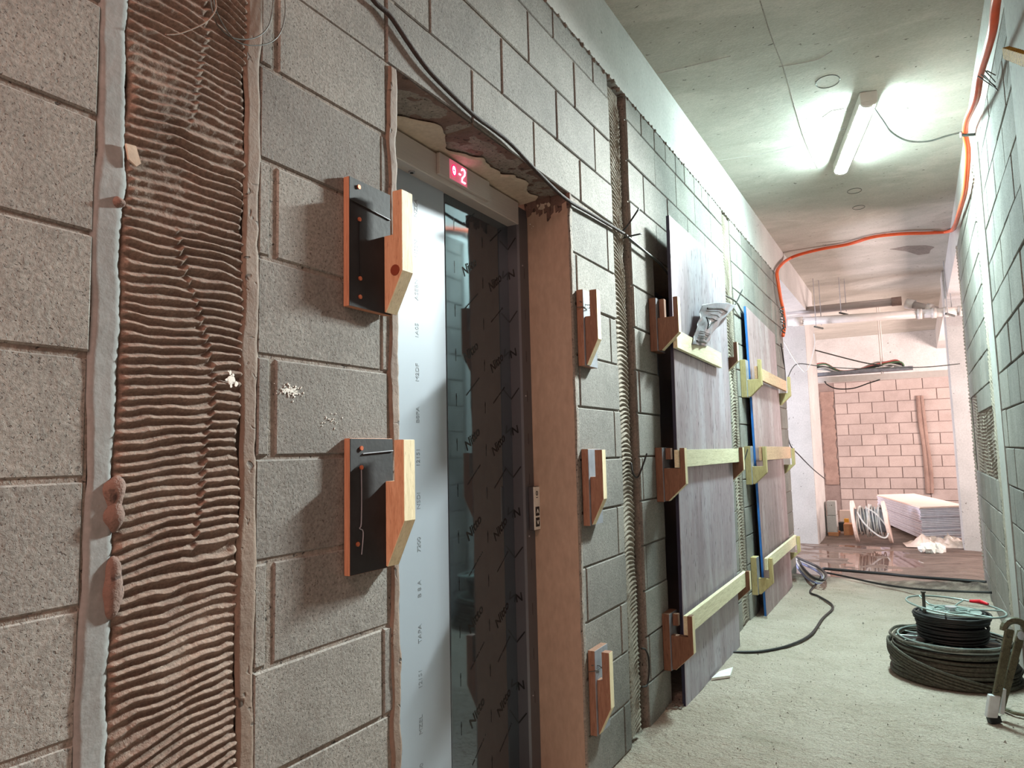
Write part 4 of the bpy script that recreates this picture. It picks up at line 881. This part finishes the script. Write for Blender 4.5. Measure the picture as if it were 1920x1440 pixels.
# plastic sheet heap
u = np.linspace(0, 1, 90); v = np.linspace(0, 1, 40); Uu, Vv = np.meshgrid(u, v, indexing='ij')
aL = on(1700, 1024, 0); aR = on(1812, 1028, 0); bL = on(1692, 1016, 0); bR = on(1812, 1011, 0)
PX = (aL.x*(1-Uu)+aR.x*Uu)*(1-Vv)+(bL.x*(1-Uu)+bR.x*Uu)*Vv; PY = (aL.y*(1-Uu)+aR.y*Uu)*(1-Vv)+(bL.y*(1-Uu)+bR.y*Uu)*Vv
nn = np.abs(fbm(PX, PY*.6, .14, 3)-.5)*2; PZ = .0+np.sin(np.clip(Vv, 0, 1)*PI)**.6*(.06+.15*nn)*(.7+.8*(fbm(PX, PY, .45, 9)-.3))*np.clip(np.minimum(Uu, 1-Uu)*4, 0, 1)-.01
o = gridmesh('plastic_sheet', np.stack([PX, PY, PZ], -1), 'sheet', smooth=False); tag(o, 'crumpled pale plastic sheet heaped in front of the board stack', 'sheet')
m = MB()
for i in range(9):
    c_ = on(1728+i*4+rnd.uniform(-2, 2), 1026+rnd.uniform(-1, 3), .03); s = rnd.uniform(.04, .08)
    bm = bmesh.new(); bmesh.ops.create_icosphere(bm, subdivisions=2, radius=s)
    m.add([c_+v_.co*rnd.uniform(.7, 1.2) for v_ in bm.verts], [[v_.index for v_ in f_.verts] for f_ in bm.faces]); bm.free()
tag(m.build('crumpled_paper', 'paper'), 'crumpled white wads lying before the plastic sheet', 'litter', kind='stuff')
# drum
yd = 10.62
DR = thing('cable_drum', 'wooden cable drum with white flanges and loose cable beyond the puddle', 'cable drum', (.55, yd, 0))
RD = .275
def flange(x0, x1, lean, name):
    c_ = Vector((x0, yd, RD-.015)); ax = Vector((1, 0, lean)).normalized()
    MB().tube([c_, c_+ax*.035], RD, 32).build(name, 'board_face', DR)
flange(.335, 0, .10, 'drum_flange'); flange(.715, 0, .14, 'drum_flange')
MB().tube([Vector((.36, yd, RD)), Vector((.73, yd, RD))], .15, 24).build('drum_core', 'ply_grey', DR)
m = MB(); r_ = random.Random(4)
for i in range(16):
    xx = .385+i*.021*(1 if i < 9 else .9); R = r_.uniform(.17, .215)
    m.tube([Vector((xx+.02*math.sin(t_*PI/12+i), yd+math.cos(t_*PI/12)*R, RD+math.sin(t_*PI/12)*R)) for t_ in range(24)], .008, 5, closed=True)
m.build('wound_cable', 'cable_white', DR)
MB().tube(crom([Vector((.40, yd-.2, .40)), Vector((.48, yd-.27, .26)), Vector((.62, yd-.28, .12)), Vector((.72, yd-.27, .09)), Vector((.74, yd-.22, .2)), Vector((.62, yd-.22, .38)), Vector((.5, yd-.2, .46))], 5), .010, 6).build('loose_cable', 'cable_white', DR)
# boxes and blocks behind the left column
def sbox(px0, px1, py0, py1, y_, dep, mat, nm, lb, cat):
    a_ = at(px0, py1, 1, y_); b_ = at(px1, py0, 1, y_); o = box(nm, (a_.x, y_, max(-.02, a_.z)), (b_.x, y_+dep, b_.z), mat, bevel=.004); return tag(o, lb, cat)
sbox(1552, 1568, 967, 998, 11.3, .2, 'cast', 'stone_block', 'upright pale block standing on the cardboard box by the left column', 'block')
sbox(1551, 1566, 940, 966, 11.3, .2, 'cast', 'stone_block', 'rounded grey block on top of the upright pale block', 'block')
sbox(1554, 1572, 999, 1019, 11.25, .3, 'cardboard', 'cardboard_box', 'low brown cardboard box beside the left column', 'box')
sbox(1583, 1598, 983, 1012, 11.35, .25, 'cardboard', 'cardboard_box', 'open brown carton just left of the drum', 'box')
sbox(1574, 1582, 980, 1012, 11.75, .2, 'black', 'black_crate', 'narrow black crate between the carton and the blocks', 'crate')
sbox(1576, 1604, 957, 984, 11.9, .05, 'board_face', 'wooden_board', 'pale board leaning behind the drum', 'board')
sbox(1603, 1619, 958, 972, 11.95, .1, 'ply_grey', 'grey_box', 'dark grey box showing above the drum cable', 'box')
sbox(1583, 1591, 973, 984, 11.6, .08, 'amber', 'amber_bottle', 'amber container behind the open carton', 'container')
for o in bpy.data.objects:
    if '_w' in o: del o['_w']
GR = {'hook_bracket': 'wooden hook brackets along the left wall', 'wooden_batten': 'battens across the leaning panels', 'plywood_panel': 'plywood panels standing over the doorways',
      'rebar_end': 'rebar ends sticking out of the left wall', 'thin_wire': 'thin wires at the top of the mortar strip', 'cable_loop': 'cable loops by the wall end',
      'black_hose': 'hoses across the floor before the puddle', 'pipe_hanger': 'threaded rod hangers of the drain pipes', 'drain_pipe': 'drain pipes across the corridor',
      'hanging_cable': 'cables hanging in the far opening', 'stone_block': 'blocks beside the left column', 'cardboard_box': 'boxes beside the left column', 'wall_cable': 'cables along the left wall'}
for o in bpy.data.objects:
    g_ = GR.get(o.name.split('.')[0])
    if g_ and o.parent is None and 'label' in o: o['group'] = g_
